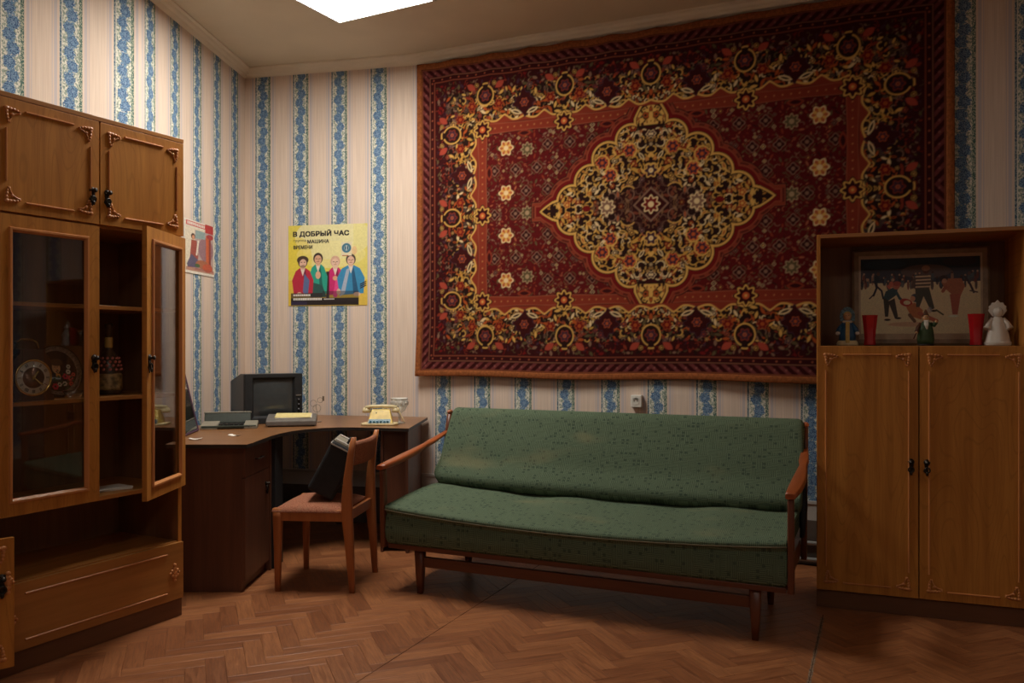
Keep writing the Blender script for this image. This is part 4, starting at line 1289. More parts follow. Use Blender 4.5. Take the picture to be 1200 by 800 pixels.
# decorated bottle
t = thing('decorated_bottle', 'tall bottle in a beaded patterned cover on the shelf behind the open glass door', 'bottle', in_lc(-0.235, 0.17, SH), RZL)
MB().lathe([(0, 0), (0.046, 0), (0.050, 0.010), (0.052, 0.085), (0.045, 0.125), (0.036, 0.160), (0.020, 0.185), (0.014, 0.20), (0.014, 0.285), (0.017, 0.288), (0.017, 0.305), (0, 0.308)], 24).build('bottle', plain('bottle_brown', (0.085, 0.045, 0.020), 0.3, var=0.3), t)
MB().lathe([(0.0535, 0.02), (0.0545, 0.03), (0.0545, 0.085), (0.053, 0.09)], 24).build('picture_band', plain('picture_band', (0.30, 0.20, 0.08), 0.5, var=0.6, scale=45), t)
for rowz, rr in ((0.108, 0.050), (0.124, 0.047), (0.140, 0.043), (0.156, 0.039)):
    for k in range(12):
        a = 2 * PI * (k + (0.5 if rowz in (0.124, 0.156) else 0)) / 12
        if k == 0 and rowz == 0.108:
            bead = MB().ball((0, 0, 0), 0.0065, seg=8, rings=5).build('bead', plain('red_white_bead', (0.52, 0.16, 0.12), 0.35, var=0.5, scale=90), t)
            bead.location = (rr * math.cos(a), rr * math.sin(a), rowz)
        else:
            b2 = bead.copy(); b2.location = (rr * math.cos(a), rr * math.sin(a), rowz); link(b2, t)
MB().lathe([(0.015, 0.20), (0.0165, 0.205), (0.0165, 0.24), (0.015, 0.245)], 16).build('neck_band', M_GOLDY, t)
# papers
def paper(x, y, z, w, d, rz, lab, n=3):
    t = thing('folded_papers', lab, 'papers', in_lc(x, y, z), RZL + rz)
    for k in range(n): MB().box(-w / 2, w / 2, -d / 2, d / 2, k * 0.003 + 0.0003, k * 0.003 + 0.0028).build('sheet', M_PAPER, t, rot=(0, 0, 0.08 * (k - 1)))
paper(-0.56, 0.12, 0.592, 0.16, 0.11, 0.1, 'small stack of papers on the cabinet bottom behind the left glass door')
paper(-0.27, 0.12, 0.592, 0.15, 0.11, -0.2, 'small stack of papers on the cabinet bottom in the open compartment')
paper(-0.30, 0.14, 1.364, 0.10, 0.09, 0.2, 'white folded paper on the upper shelf of the open compartment', 2)

# ------------------------------------------------------------------ right cabinet
RC = thing('wardrobe_cabinet', 'light brown two-door cabinet with an open shelf on top beside the sofa', 'cabinet', (1.4045, 3.828, 0), math.atan2(-0.35, 0.937))
WR = 0.848; DR = 0.42
for x0 in (0, WR - T):
    bx('side_panel', M_OAK, RC, x0, x0 + T, 0, DR, 0.08, 1.711)
bx('top_panel', M_OAKX, RC, T, WR - T, 0.0, DR, 1.711 - T, 1.711)
bx('shelf_board', M_OAKX, RC, T, WR - T, 0, DR - 0.006, 1.183, 1.2)
bx('bottom_board', M_OAKX, RC, T, WR - T, 0, DR - 0.006, 0.08, 0.097)
bx('back_panel', M_OAK_IN, RC, T, WR - T, DR - 0.006, DR, 0.09, 1.70)
bx('plinth', M_PLINTH, RC, 0, WR, 0.0, DR, 0, 0.079)
solid_door(RC, 0.0, 0.4235, 0.083, 1.200, 0.392, hz=0.665)
solid_door(RC, 0.4245, WR, 0.083, 1.200, 0.456, hz=0.665)
RX0 = Vector((1.4045, 3.828, 0)); RXx = Vector((0.937, -0.35, 0)); RXy = Vector((0.35, 0.937, 0)); RZR = math.atan2(-0.35, 0.937)
def in_rc(x, y, z=1.2005): q = RX0 + RXx * x + RXy * y; return (q.x, q.y, z)
# framed winter picture
t = thing('framed_painting', 'framed picture of people skating on ice leaning inside the open shelf', 'picture', in_rc(0.163, 0.350), RZR)
lean = math.radians(-4)
fr = node('frame_tilt', t)
bpy.data.objects.remove(fr)
W2, H2 = 0.600, 0.472
tl = Matrix.Rotation(lean, 4, 'X')
def mitred(name, mat, w, h, b, d0, d1):
    prof = [(0, 0), (0, d0), (b * 0.35, d1), (b, d1 + 0.004), (b, 0)]
    cs = [(0, 0, 1, 1), (w, 0, -1, 1), (w, h, -1, -1), (0, h, 1, -1)]
    rs = [[Vector((cx + sx * u, v, cz + sz * u)) for u, v in prof] for cx, cz, sx, sz in cs]; rs.append(rs[0])
    return MB().rings(rs, caps=False, smooth=False).mesh(name, mat)
o = bpy.data.objects.new('frame', mitred('frame', plain('grey_brown_frame', (0.32, 0.21, 0.12), 0.5, var=0.15), W2, H2, 0.030, -0.006, -0.016)); link(o, t); o.matrix_local = tl
o = MB().box(0.028, W2 - 0.028, -0.006, -0.001, 0.028, H2 - 0.028).build('mount', plain('cream_mount', (0.64, 0.48, 0.32), 0.7, var=0.05), t); o.matrix_local = tl
p = Print(144, 98, 300, 'd0aa84')
p.C[:] = srgb('e0bc96'); p.rect(0, 144, 66, 98, '3c3c44'); p.rect(0, 144, 84, 98, '26343c'); p.ell(80, 80, 30, 9, '6c5850', a=0.6); p.ell(30, 90, 26, 6, '2c4450', a=0.7); p.ell(120, 92, 20, 6, '3a3034', a=0.7)
r = random.Random(9)
for k in range(60):
    x = r.random() * 144; y = 62 + r.random() * 12; c = r.choice(('3a3238', '6c3c34', '4c5458', '8c6c58', '2c2c34'))
    p.ell(x, y, 1.4 + r.random(), 4 + r.random() * 3, c, a=0.9); p.ell(x, y + 5, 1.2, 1.3, r.choice(('a88468', '4c3430')))
p.ell(72, 30, 60, 18, 'dcb894', a=0.5); p.ell(60, 12, 26, 3, 'a88468', a=0.6)
def limb(pts, r0, c): p.line(pts, r0, c)
# skater far left
limb([(16, 50), (20, 60), (18, 68)], 1.3, '2c2c34'); limb([(20, 62), (26, 56), (28, 46)], 1.2, '2c2c34'); limb([(15, 68), (20, 68), (27, 71)], 1.0, '33333c'); p.ell(20, 72, 3, 5, '2c3038'); p.ell(22, 78, 2, 2.4, '5c4038'); limb([(11, 46), (16, 51)], 0.8, '2c2c34')
# red child behind
limb([(32, 50), (38, 56), (34, 62)], 1.4, 'b8604c'); p.ell(38, 64, 3, 4, 'b86450'); p.ell(40, 70, 2, 2, 'a88468'); limb([(38, 56), (44, 54)], 1.0, 'a8584c')
# bending figure in blue green
p.poly([(28, 46), (31, 55), (40, 60), (46, 58), (44, 50), (36, 44), (30, 40)], '34484c'); p.poly([(28, 47), (30, 22), (34, 22), (36, 42)], '3c342c'); p.poly([(34, 42), (42, 20), (46, 22), (42, 46)], '40362e')
p.ell(44, 62, 4.4, 4.6, 'a86450'); p.ell(45, 65, 5, 3, '9c4c40'); limb([(44, 54), (48, 46), (52, 42)], 1.7, '3a5054'); p.ell(33, 18, 4, 1.4, '2a2420'); p.ell(46, 20, 4, 1.4, '2a2420')
# fallen child with a red bundle
p.ell(56, 40, 8, 5, 'a83c30', rot=-0.3); p.ell(57, 40, 4.2, 2.8, 'dcc0a0'); p.poly([(56, 34), (66, 40), (76, 30), (74, 18), (62, 22)], 'b06c44'); p.ell(67, 46, 5.4, 5.4, '3c4450'); p.ell(64, 45, 3, 3.6, 'c08c6c'); limb([(72, 26), (84, 20), (92, 16)], 2.4, 'a85c44'); limb([(60, 24), (66, 16)], 2, '70503c')
# striped jumper
p.poly([(66, 70), (70, 76), (82, 76), (87, 68), (84, 58), (68, 56)], '5c4c44')
for k in range(4): p.line([(68, 60 + k * 4.4), (85, 60.5 + k * 4.4)], 0.9, 'c8b090')
p.poly([(67, 58), (84, 58), (90, 32), (85, 30), (77, 48), (72, 34), (68, 34)], '4a463c'); p.ell(80, 82, 4.2, 5, '5c3830'); p.ell(80, 84, 5, 3.6, '94705c'); limb([(66, 70), (64, 60)], 2, '5c4c44'); p.ell(89, 29, 4, 1.4, '3c3028')
# leaning figure in red brown
p.poly([(98, 66), (106, 70), (122, 70), (126, 60), (120, 46), (110, 50), (102, 58)], 'a06448'); p.poly([(108, 50), (121, 50), (117, 24), (111, 24)], 'a05844'); p.ell(101, 70, 5, 4.4, '3c2c2c'); p.ell(102, 67, 3, 3, 'b08468'); limb([(104, 60), (100, 54)], 2, '9c5c44'); p.ell(112, 22, 6, 1.4, 'd8ccb8'); limb([(92, 30), (100, 24)], 1.0, '4c5030'); p.ell(84, 30, 3, 4, '8c8c90', a=0.6)
limb([(126, 72), (132, 62), (136, 52)], 1.3, '3c3438'); limb([(130, 64), (136, 70)], 1.2, '4c4448'); p.ell(131, 76, 2, 2.4, '5c4440'); limb([(132, 54), (140, 52)], 0.9, '5c4c44')
p.C = np.clip(p.C * 1.5, 0, 0.9); p.speckle(0.08, 5, 2)
o = p.build('picture', M_PAINTED, t, 0.522, 0.368)
o.matrix_local = tl @ Tm(0.039, -0.0068, 0.058)
def at_rc(name, label, cat, x, y, group=None): return thing(name, label, cat, in_rc(x, y), RZR, group)
# red glasses, like boots in outline
for x, lab in ((0.232, 'red glass tumbler standing left, next to the blue figurine'), (0.668, 'red glass tumbler standing right, next to the white figurine')):
    t = at_rc('red_glass', lab, 'glass', x, 0.125, 'red tumblers on the cabinet shelf')
    prof = [(0.0, 0.0), (0.025, 0.0), (0.027, 0.006), (0.024, 0.03), (0.027, 0.07), (0.034, 0.138), (0.036, 0.142), (0.033, 0.142), (0.025, 0.07), (0.021, 0.012), (0, 0.010)]
    MB().lathe(prof, 6).build('tumbler', M_REDGLASS, t, 0.0015)
    MB().lathe([(0, 0), (0.033, 0), (0.033, 0.003), (0, 0.003)], 16, c=(0.010 if x < 0.4 else -0.010, 0.0, 0)).build('coaster', M_DARK, t)
# blue and white snow maiden figurine
t = at_rc('maiden_figurine', 'small blue and white maiden figurine with a rounded halo, leftmost on the shelf', 'figurine', 0.135, 0.13)
MB().lathe([(0, 0), (0.046, 0), (0.048, 0.008), (0.043, 0.020), (0.036, 0.026), (0, 0.026)], 20, sy=0.7).build('base', M_CREAM, t)
MB().lathe([(0.038, 0.024), (0.037, 0.050), (0.028, 0.085), (0.020, 0.110), (0.010, 0.122), (0, 0.124)], 18, sy=0.75).build('robe', M_BLUEC, t)
MB().box(-0.009, 0.009, -0.033, -0.024, 0.012, 0.112).build('robe_front', M_GOLDY, t, 0.003)
for q in (-1, 1):
    MB().tube([(q * 0.018, 0, 0.105), (q * 0.034, -0.006, 0.082), (q * 0.040, -0.014, 0.066)], 0.010, 8, rr=[0.008, 0.010, 0.012]).build('sleeve', M_BLUEC, t)
    MB().ball((q * 0.042, -0.016, 0.058), 0.011, 0.010, 0.009).build('muff', M_WHITEC, t)
MB().torus((0, -0.002, 0.112), 0.017, 0.006, seg=16, sec=6).build('collar', M_WHITEC, t)
hd = MB().ball((0, -0.004, 0.136), 0.018, 0.017, 0.020).build('head', M_SKIN, t)
MB().ball((0, -0.022, 0.135), 0.0025, seg=6, rings=4).build('nose', M_SKIN, hd)
for q in (-1, 1): MB().ball((q * 0.006, -0.0205, 0.141), 0.002, seg=6, rings=4).build('eye', M_INK, hd)
MB().ball((0, 0.004, 0.140), 0.0195, 0.014, 0.021).build('hair', M_GOLDY, hd)
kk = [(0.034 * math.cos(a), 0.136 + 0.046 * math.sin(a)) for a in [PI * (-0.15 + 1.3 * i / 16) for i in range(17)]]
MB().prism([(x, z) for x, z in kk], -0.002, 0.005, M=Tm(0, 0.008, 0) @ RX).build('headdress', plain('pale_blue_glaze', (0.10, 0.17, 0.20), 0.3, var=0.5, scale=140), t, 0.001)
# green robed figurine
t = at_rc('old_man_figurine', 'small dark green robed figurine with a staff in front of the skating picture', 'figurine', 0.463, 0.10)
MB().lathe([(0, 0), (0.034, 0), (0.034, 0.008), (0, 0.008)], 16).build('base', M_DARK, t)
MB().lathe([(0.033, 0.008), (0.036, 0.030), (0.031, 0.070), (0.024, 0.098), (0.010, 0.112), (0, 0.113)], 16, sy=0.8).build('robe', M_GREENC, t)
hd = MB().ball((0, -0.004, 0.125), 0.015, 0.015, 0.017).build('head', M_SKIN, t)
MB().ball((0, -0.019, 0.124), 0.003, seg=6, rings=4).build('nose', M_SKIN, hd)
for q in (-1, 1): MB().ball((q * 0.005, -0.018, 0.129), 0.0018, seg=6, rings=4).build('eye', M_INK, hd)
MB().lathe([(0.016, 0.0), (0.010, 0.015), (0.004, 0.030), (0, 0.034)], 12, c=(0.0, 0, 0.131)).build('hat', M_BROWNC, t)
MB().sweep([((0, -0.017, 0.116), (1, 0, 0), (0, 1, 0), 0.010, 0.004), ((0, -0.024, 0.095), (1, 0, 0), (0, 1, 0), 0.009, 0.004), ((0.002, -0.029, 0.074), (1, 0, 0), (0, 1, 0), 0.003, 0.002)]).build('beard', M_WHITEC, t)
MB().tube([(-0.020, 0, 0.098), (-0.034, -0.012, 0.078), (-0.040, -0.022, 0.062)], 0.009, 8).build('sleeve', M_BROWNC, t)
MB().tube([(0.020, 0, 0.098), (0.033, -0.010, 0.092), (0.040, -0.020, 0.106)], 0.009, 8).build('sleeve', M_GREENC, t)
MB().tube([(-0.052, -0.026, 0.030), (-0.040, -0.026, 0.062), (-0.030, -0.028, 0.092)], 0.003, 6).build('staff', M_BROWNC, t)
for q in (-1, 1): MB().ball((q * 0.040, -0.024, 0.060 if q < 0 else 0.108), 0.0065, seg=8, rings=6).build('hand', M_SKIN, t)
# white maiden
t = at_rc('white_figurine', 'plain white maiden figurine in a tall headdress, rightmost on the shelf', 'figurine', 0.752, 0.12)
MB().lathe([(0, 0), (0.052, 0), (0.055, 0.006), (0.050, 0.020), (0.044, 0.050), (0.034, 0.085), (0.025, 0.112), (0.022, 0.120), (0.012, 0.130), (0, 0.131)], 24, sy=0.75).build('robe', M_WHITEC, t)
for q in (-1, 1):
    MB().tube([(q * 0.020, 0, 0.120), (q * 0.036, -0.008, 0.096), (q * 0.045, -0.016, 0.074)], 0.012, 8, rr=[0.009, 0.012, 0.016]).build('sleeve', M_WHITEC, t)
hd = MB().ball((0, -0.004, 0.148), 0.021, 0.020, 0.023).build('head', M_WHITEC, t)
MB().ball((0, -0.0245, 0.146), 0.003, seg=6, rings=4).build('nose', M_WHITEC, hd)
kk = [(-0.031, 0.146), (-0.037, 0.156), (-0.033, 0.164), (-0.035, 0.175), (-0.026, 0.180), (-0.022, 0.191), (-0.010, 0.191), (0, 0.204), (0.010, 0.191), (0.022, 0.191), (0.026, 0.180), (0.035, 0.175), (0.033, 0.164), (0.037, 0.156), (0.031, 0.146), (0.02, 0.130), (-0.02, 0.130)]
MB().prism(kk[::-1], -0.004, 0.006, M=Tm(0, 0.006, 0) @ RX).build('headdress', M_WHITEC, t, 0.003)
MB().torus((0, 0, 0.012), 0.050, 0.006, M=Matrix.Diagonal((1, 0.75, 1, 1)), seg=24, sec=6).build('hem', M_WHITEC, t)
# ------------------------------------------------------------------ sofa
SO = thing('sofa', 'green upholstered sofa with slim wooden arms below the hanging carpet', 'sofa', (-0.617, 4.06, 0), math.radians(-24))
SW = 1.872
def fab(mb, name, parent, uvf):
    o = mb.build(name, M_SOFA, parent)
    me = o.data; uv = me.uv_layers.new(name='UVMap')
    for p in me.polygons:
        for li in p.loop_indices:
            c = me.vertices[me.loops[li].vertex_index].co
            uv.data[li].uv = uvf(c, p.normal)
    return o
def cushion(secf, name, n=46, x0=0.0, x1=SW):
    """secf(x, t) -> list of (y, z) around the section; ends drawn in"""
    rs = []
    ts = [0, 0.003, 0.008, 0.016] + [0.03 + 0.94 * i / n for i in range(n + 1)] + [0.984, 0.992, 0.997, 1]
    for t in ts:
        e = min(t, 1 - t) * SW
        sh = math.sqrt(max(0.0, 1 - (1 - min(e / 0.028, 1)) ** 2)) if e < 0.028 else 1.0
        sh = 0.80 + 0.20 * sh
        pts = secf(t)
        cy = sum(p[0] for p in pts) / len(pts); cz_ = sum(p[1] for p in pts) / len(pts)
        rs.append([Vector((x0 + (x1 - x0) * t, cy + (p[0] - cy) * (0.94 + 0.06 * sh), cz_ + (p[1] - cz_) * sh)) for p in pts])
    mb = MB().rings(rs)
    return fab(mb, name, SO, lambda c, nn: (c.x, (c.y + c.z) if abs(nn.x) < 0.7 else c.z))
def seat_sec(t):
    sag = 0.040 * math.sin(PI * min(1, max(0, t))) ** 0.8
    lump = 0.006 * math.sin(t * 17) + 0.004 * math.sin(t * 31 + 1)
    zf = 0.424 - sag; zb = 0.458 - 0.020 * math.sin(PI * t) + lump * 0.5
    P_ = []
    low = 0.095
    P_ += [(-0.004, zf - 0.028), (-0.012, zf - 0.016), (-0.008, zf - 0.004), (0.012, zf + 0.002)]
    for i in range(1, 9):
        q = i / 9
        P_.append((0.012 + 0.55 * q, zf + (zb - zf) * q + (0.010 * math.sin(PI * q) + lump * math.sin(PI * q))))
    P_ += [(0.565, zb), (0.59, zb - 0.02), (0.59, zb - low), (0.30, zb - low - 0.01), (0.02, zf - 0.07), (0.004, zf - 0.05)]
    return P_
cushion(seat_sec, 'seat_cushion')
def front_sec(t):
    sag = 0.040 * math.sin(PI * t) ** 0.8
    zf = 0.400 - sag
    return [(0.006, 0.236), (-0.002, 0.25), (-0.006, 0.30), (0.0, zf - 0.02), (0.010, zf - 0.006), (0.05, zf - 0.010), (0.05, 0.236)]
cushion(front_sec, 'seat_front')
def back_sec(t):
    w = 0.006 * math.sin(t * 13 + 1); sg = 0.016 * math.sin(PI * t)
    P_ = []
    # front face from the crease up, leaning back
    y0, z0, y1, z1 = 0.498, 0.438 - sg, 0.655, 0.853
    n = 10
    for i in range(n + 1):
        q = i / n
        bulge = 0.022 * math.sin(PI * min(1, q * 1.15)) ** 1.0 if q < 0.87 else 0.003
        roll = 0.060 * math.exp(-((q - 0.14) / 0.12) ** 2)
        P_.append((y0 + (y1 - y0) * q - bulge - roll + w * (1 - q), z0 + (z1 - z0) * q + (0 if i else 0.012)))
    P_[-1] = (0.663, z1 - 0.004)
    P_ += [(0.680, z1 + 0.002), (0.712, z1 - 0.006), (0.726, z1 - 0.03), (0.60, 0.44), (0.54, 0.425)]
    return P_
cushion(back_sec, 'back_cushion', x0=0.012, x1=SW + 0.012)
# front piping on the lip
pp = []
for i in range(41):
    t = i / 40; sag = 0.040 * math.sin(PI * t) ** 0.8
    pp.append((t * SW, -0.010, 0.424 - sag - 0.022))
MB().tube(pp, 0.0035, 6).build('piping', plain('piping', (0.16, 0.15, 0.09), 0.9), SO)
# frame
bx('front_rail', M_TEAKX, SO, 0.01, SW - 0.005, 0.004, 0.030, 0.213, 0.236, 0.003)
bx('rear_rail', M_TEAKX, SO, 0.01, SW - 0.005, 0.60, 0.626, 0.22, 0.27, 0.003)
for x in (0.0, SW - 0.028): bx('side_rail', M_TEAKX, SO, x + 0.002, x + 0.026, 0.03, 0.62, 0.22, 0.30, 0.003)
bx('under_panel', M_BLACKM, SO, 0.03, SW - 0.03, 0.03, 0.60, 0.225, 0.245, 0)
bx('stretcher', M_TEAKX, SO, 0.17, 1.742, 0.040, 0.062, 0.128, 0.177, 0.003)
def leg(x, y, lean):
    MB().sweep([((x + lean * 0.010, y, 0.0), (1, 0, 0), (0, 1, 0), 0.0125, 0.0125), ((x, y, 0.10), (1, 0, 0), (0, 1, 0), 0.019, 0.019), ((x, y, 0.222), (1, 0, 0), (0, 1, 0), 0.024, 0.024)]).build('leg', M_TEAKZ, SO)
for x in (0.168, 1.744):
    leg(x, 0.045, 0)
    leg(x, 0.56, 0)
for k, x in ((0, -0.018), (1, SW + 0.014)):
    # front post, rear post, arm and its strut
    MB().sweep([((x, 0.012, 0.215), (1, 0, 0), (0, 1, 0), 0.013, 0.016), ((x, 0.008, 0.42), (1, 0, 0), (0, 1, 0), 0.013, 0.018), ((x, 0.004, 0.592), (1, 0, 0), (0, 1, 0), 0.012, 0.020)]).build('front_post', M_TEAKZ, SO, 0.001)
    MB().sweep([((x, 0.60, 0.215), (1, 0, 0), (0, 1, 0), 0.013, 0.018), ((x, 0.62, 0.45), (1, 0, 0), (0, 1, 0), 0.013, 0.020), ((x, 0.675, 0.74), (1, 0, 0), (0, 1, 0), 0.012, 0.018), ((x, 0.692, 0.815), (1, 0, 0), (0, 1, 0), 0.012, 0.015)]).build('rear_post', M_TEAKZ, SO)
    MB().ball((x, 0.694, 0.826), 0.016, 0.019, 0.014, 12, 8).build('post_cap', plain('worn_cap', (0.42, 0.14, 0.06), 0.4), SO)
    sec = []
    for i in range(13):
        q = i / 12
        y = -0.030 + 0.70 * q
        z = 0.606 + 0.115 * q - 0.020 * math.sin(PI * q)
        w = 0.010 + 0.017 * math.sin(PI * min(1, q * 1.25 + 0.12)) ** 0.7 if q < 0.7 else 0.0235 - 0.010 * (q - 0.7) / 0.3
        h = 0.007 + 0.008 * math.sin(PI * min(1.0, q + 0.15))
        sec.append(((x + (0.012 if k else -0.012) * math.sin(PI * q), y, z), (1, 0, 0), (0, -0.17, 1), max(w, 0.010), h))
    MB().sweep(sec).build('arm', M_TEAK, SO)
# dark fold of the mattress hanging behind the arm
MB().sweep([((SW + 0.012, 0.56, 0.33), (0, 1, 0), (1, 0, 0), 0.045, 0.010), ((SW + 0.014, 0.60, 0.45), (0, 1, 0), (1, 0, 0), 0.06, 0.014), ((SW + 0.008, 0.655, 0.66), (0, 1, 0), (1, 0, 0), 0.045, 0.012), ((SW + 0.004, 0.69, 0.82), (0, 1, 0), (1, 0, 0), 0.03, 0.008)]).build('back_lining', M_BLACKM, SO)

# ------------------------------------------------------------------ corner desk
DK = thing('corner_desk', 'brown corner desk with a curved front edge under the band poster', 'desk', (-1.85, 4.0, 0), 0)
def dk(x, y): return (x + 1.85, y - 4.0)
inner = [(-1.275, 3.99), (-1.268, 4.06), (-1.270, 4.20), (-1.268, 4.36), (-1.255, 4.49), (-1.225, 4.61), (-1.175, 4.71), (-1.10, 4.785), (-1.01, 4.828), (-0.92, 4.835), (-0.80, 4.810), (-0.593, 4.765)]
outer = [(-0.560, 5.515), (-0.66, 5.545), (-1.84, 5.805), (-1.86, 5.3), (-1.87, 4.6), (-1.85, 3.985)]
poly = [dk(*p) for p in inner + outer]
mb = MB(); mb.prism(poly, 0.708, 0.726)
# a polygon this concave needs its caps split into triangles
o = mb.build('desk_top', M_DESKTOP, DK)
bm = bmesh.new(); bm.from_mesh(o.data); bmesh.ops.triangulate(bm, faces=[f for f in bm.faces if len(f.verts) > 4], ngon_method='EAR_CLIP'); bm.to_mesh(o.data); bm.free()
eb = MB(); pts = [dk(*p) for p in [outer[-1]] + inner + [outer[0]]]
eb.rings([[Vector((x, y - 0.0012, 0.7075)), Vector((x, y - 0.0012, 0.7245)), Vector((x, y + 0.002, 0.7245)), Vector((x, y + 0.002, 0.7075))] for x, y in pts], smooth=False)
eb.build('edge_band', M_DESK_EDGE, DK)
# left pedestal
def dbox(name, mat, x0, x1, y0, y1, z0, z1, b=0.0015):
    a = dk(x0, y0); c_ = dk(x1, y1); return bx(name, mat, DK, a[0], c_[0], a[1], c_[1], z0, z1, b)
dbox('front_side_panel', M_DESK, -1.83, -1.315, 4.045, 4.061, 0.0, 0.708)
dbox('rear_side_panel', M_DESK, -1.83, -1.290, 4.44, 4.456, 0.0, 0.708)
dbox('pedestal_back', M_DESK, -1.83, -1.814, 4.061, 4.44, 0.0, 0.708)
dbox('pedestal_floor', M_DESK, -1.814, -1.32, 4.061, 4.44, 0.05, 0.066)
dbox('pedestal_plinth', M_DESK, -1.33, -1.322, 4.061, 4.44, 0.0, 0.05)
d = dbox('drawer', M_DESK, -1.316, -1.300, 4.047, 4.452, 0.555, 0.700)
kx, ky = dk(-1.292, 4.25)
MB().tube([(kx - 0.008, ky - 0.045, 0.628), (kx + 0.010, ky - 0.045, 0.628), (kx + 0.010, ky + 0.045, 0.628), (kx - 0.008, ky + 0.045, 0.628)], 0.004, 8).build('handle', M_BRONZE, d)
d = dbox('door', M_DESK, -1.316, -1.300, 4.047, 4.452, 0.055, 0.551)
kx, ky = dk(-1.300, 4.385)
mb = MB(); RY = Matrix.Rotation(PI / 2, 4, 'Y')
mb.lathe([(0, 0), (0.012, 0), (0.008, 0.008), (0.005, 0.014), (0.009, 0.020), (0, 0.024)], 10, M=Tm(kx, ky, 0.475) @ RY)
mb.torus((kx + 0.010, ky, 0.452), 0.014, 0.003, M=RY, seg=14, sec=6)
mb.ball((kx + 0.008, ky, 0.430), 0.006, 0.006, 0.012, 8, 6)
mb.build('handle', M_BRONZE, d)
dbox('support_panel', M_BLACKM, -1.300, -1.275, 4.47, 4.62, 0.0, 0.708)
# right pedestal
dbox('end_panel', M_DESK, -0.616, -0.600, 4.80, 5.49, 0.0, 0.708)
dbox('inner_panel', M_DESK, -0.765, -0.749, 4.83, 5.385, 0.0, 0.708)
dbox('narrow_front', M_DESK, -0.749, -0.616, 4.845, 4.860, 0.05, 0.708)
dbox('corner_post', M_BLACKM, -1.80, -1.76, 5.33, 5.37, 0.0, 0.708)
ZT = 0.7265

# ------------------------------------------------------------------ on the desk
# small television used as a monitor
t = thing('monitor', 'black box-shaped television monitor with a grey screen on the corner desk', 'monitor', (-1.598, 4.97, ZT), math.radians(32))
w, h, dd = 0.350, 0.302, 0.36
rs = [[Vector((0, 0.03, 0.012)), Vector((w, 0.03, 0.012)), Vector((w, 0.03, h)), Vector((0, 0.03, h))],
      [Vector((0, 0.12, 0.012)), Vector((w, 0.12, 0.012)), Vector((w, 0.12, h)), Vector((0, 0.12, h))],
      [Vector((0.0, dd, 0.02)), Vector((w - 0.03, dd, 0.02)), Vector((w - 0.03, dd, h - 0.05)), Vector((0.0, dd, h - 0.05))]]
MB().rings(rs, smooth=False).build('casing', M_BLACKP, t, 0.006)
mb = MB()
sx0, sx1, sz0, sz1 = 0.056, 0.292, 0.048, 0.268
fr = [Vector((0, 0, 0.0)), Vector((w, 0, 0.0)), Vector((w, 0, h)), Vector((0, 0, h))]
fr2 = [Vector((sx0 - 0.012, 0, sz0 - 0.012)), Vector((sx1 + 0.012, 0, sz0 - 0.012)), Vector((sx1 + 0.012, 0, sz1 + 0.012)), Vector((sx0 - 0.012, 0, sz1 + 0.012))]
fr3 = [Vector((sx0, 0.020, sz0)), Vector((sx1, 0.020, sz0)), Vector((sx1, 0.020, sz1)), Vector((sx0, 0.020, sz1))]
bk = [v + Vector((0, 0.03, 0)) for v in fr]
mb.rings([bk, fr, fr2, fr3], caps=False, smooth=False)
mb.build('bezel', M_BLACKM, t, 0.003)
# bulging screen
vs = []; fs = []; n = 12
for j in range(n + 1):
    for i in range(n + 1):
        a = i / n; b = j / n; k = 16 * a * (1 - a) * b * (1 - b)
        vs.append((sx0 - 0.002 + (sx1 - sx0 + 0.004) * a, 0.020 - 0.012 * k ** 0.5 * 1.0, sz0 - 0.002 + (sz1 - sz0 + 0.004) * b))
for j in range(n):
    for i in range(n): q = j * (n + 1) + i; fs.append((q, q + 1, q + n + 2, q + n + 1))
MB().add(vs, fs, True).build('screen', M_SCREEN, t)
MB().box(0.308, 0.342, -0.003, 0.001, 0.165, 0.172).build('control_slot', M_GREYP, t)
for z in (0.08, 0.11, 0.14): MB().lathe([(0, 0), (0.008, 0), (0.007, 0.008), (0, 0.008)], 12, M=Tm(0.326, 0.0, z) @ RX).build('knob', M_BLACKP, t)

# grey home computer with yellowed top in front of the monitor
t = thing('home_computer', 'grey keyboard computer with yellowed papers on top in front of the monitor', 'computer', (-1.43, 4.82, ZT), math.radians(12))
prof = [(0, 0.006), (0, 0.034), (0.03, 0.044), (0.19, 0.062), (0.20, 0.058), (0.20, 0.006)]
mb = MB(); n = len(prof)
mb.rings([[Vector((x, y, z)) for y, z in prof] for x in (0.0, 0.285)], smooth=False)
mb.build('casing', M_GREYP, t, 0.005)
MB().box(0.01, 0.275, 0.008, 0.19, 0.0, 0.007).build('base', M_BLACKP, t)
t2 = thing('yellowed_papers', 'yellowed papers lying on the grey keyboard computer', 'papers', (-1.43, 4.82, ZT), math.radians(12))
for k, (x0, x1, y0, y1, rz) in enumerate(((0.05, 0.26, 0.04, 0.175, 0.02), (0.045, 0.25, 0.05, 0.18, -0.03))):
    M_ = Matrix.Rotation(math.radians(6.3), 4, 'X') @ Matrix.Rotation(rz, 4, 'Z')
    MB().box(x0, x1, y0, y1, 0.0415 + k * 0.004, 0.0450 + k * 0.004, M=M_).build('sheet', M_PAPERY if k else M_PAPER, t2)

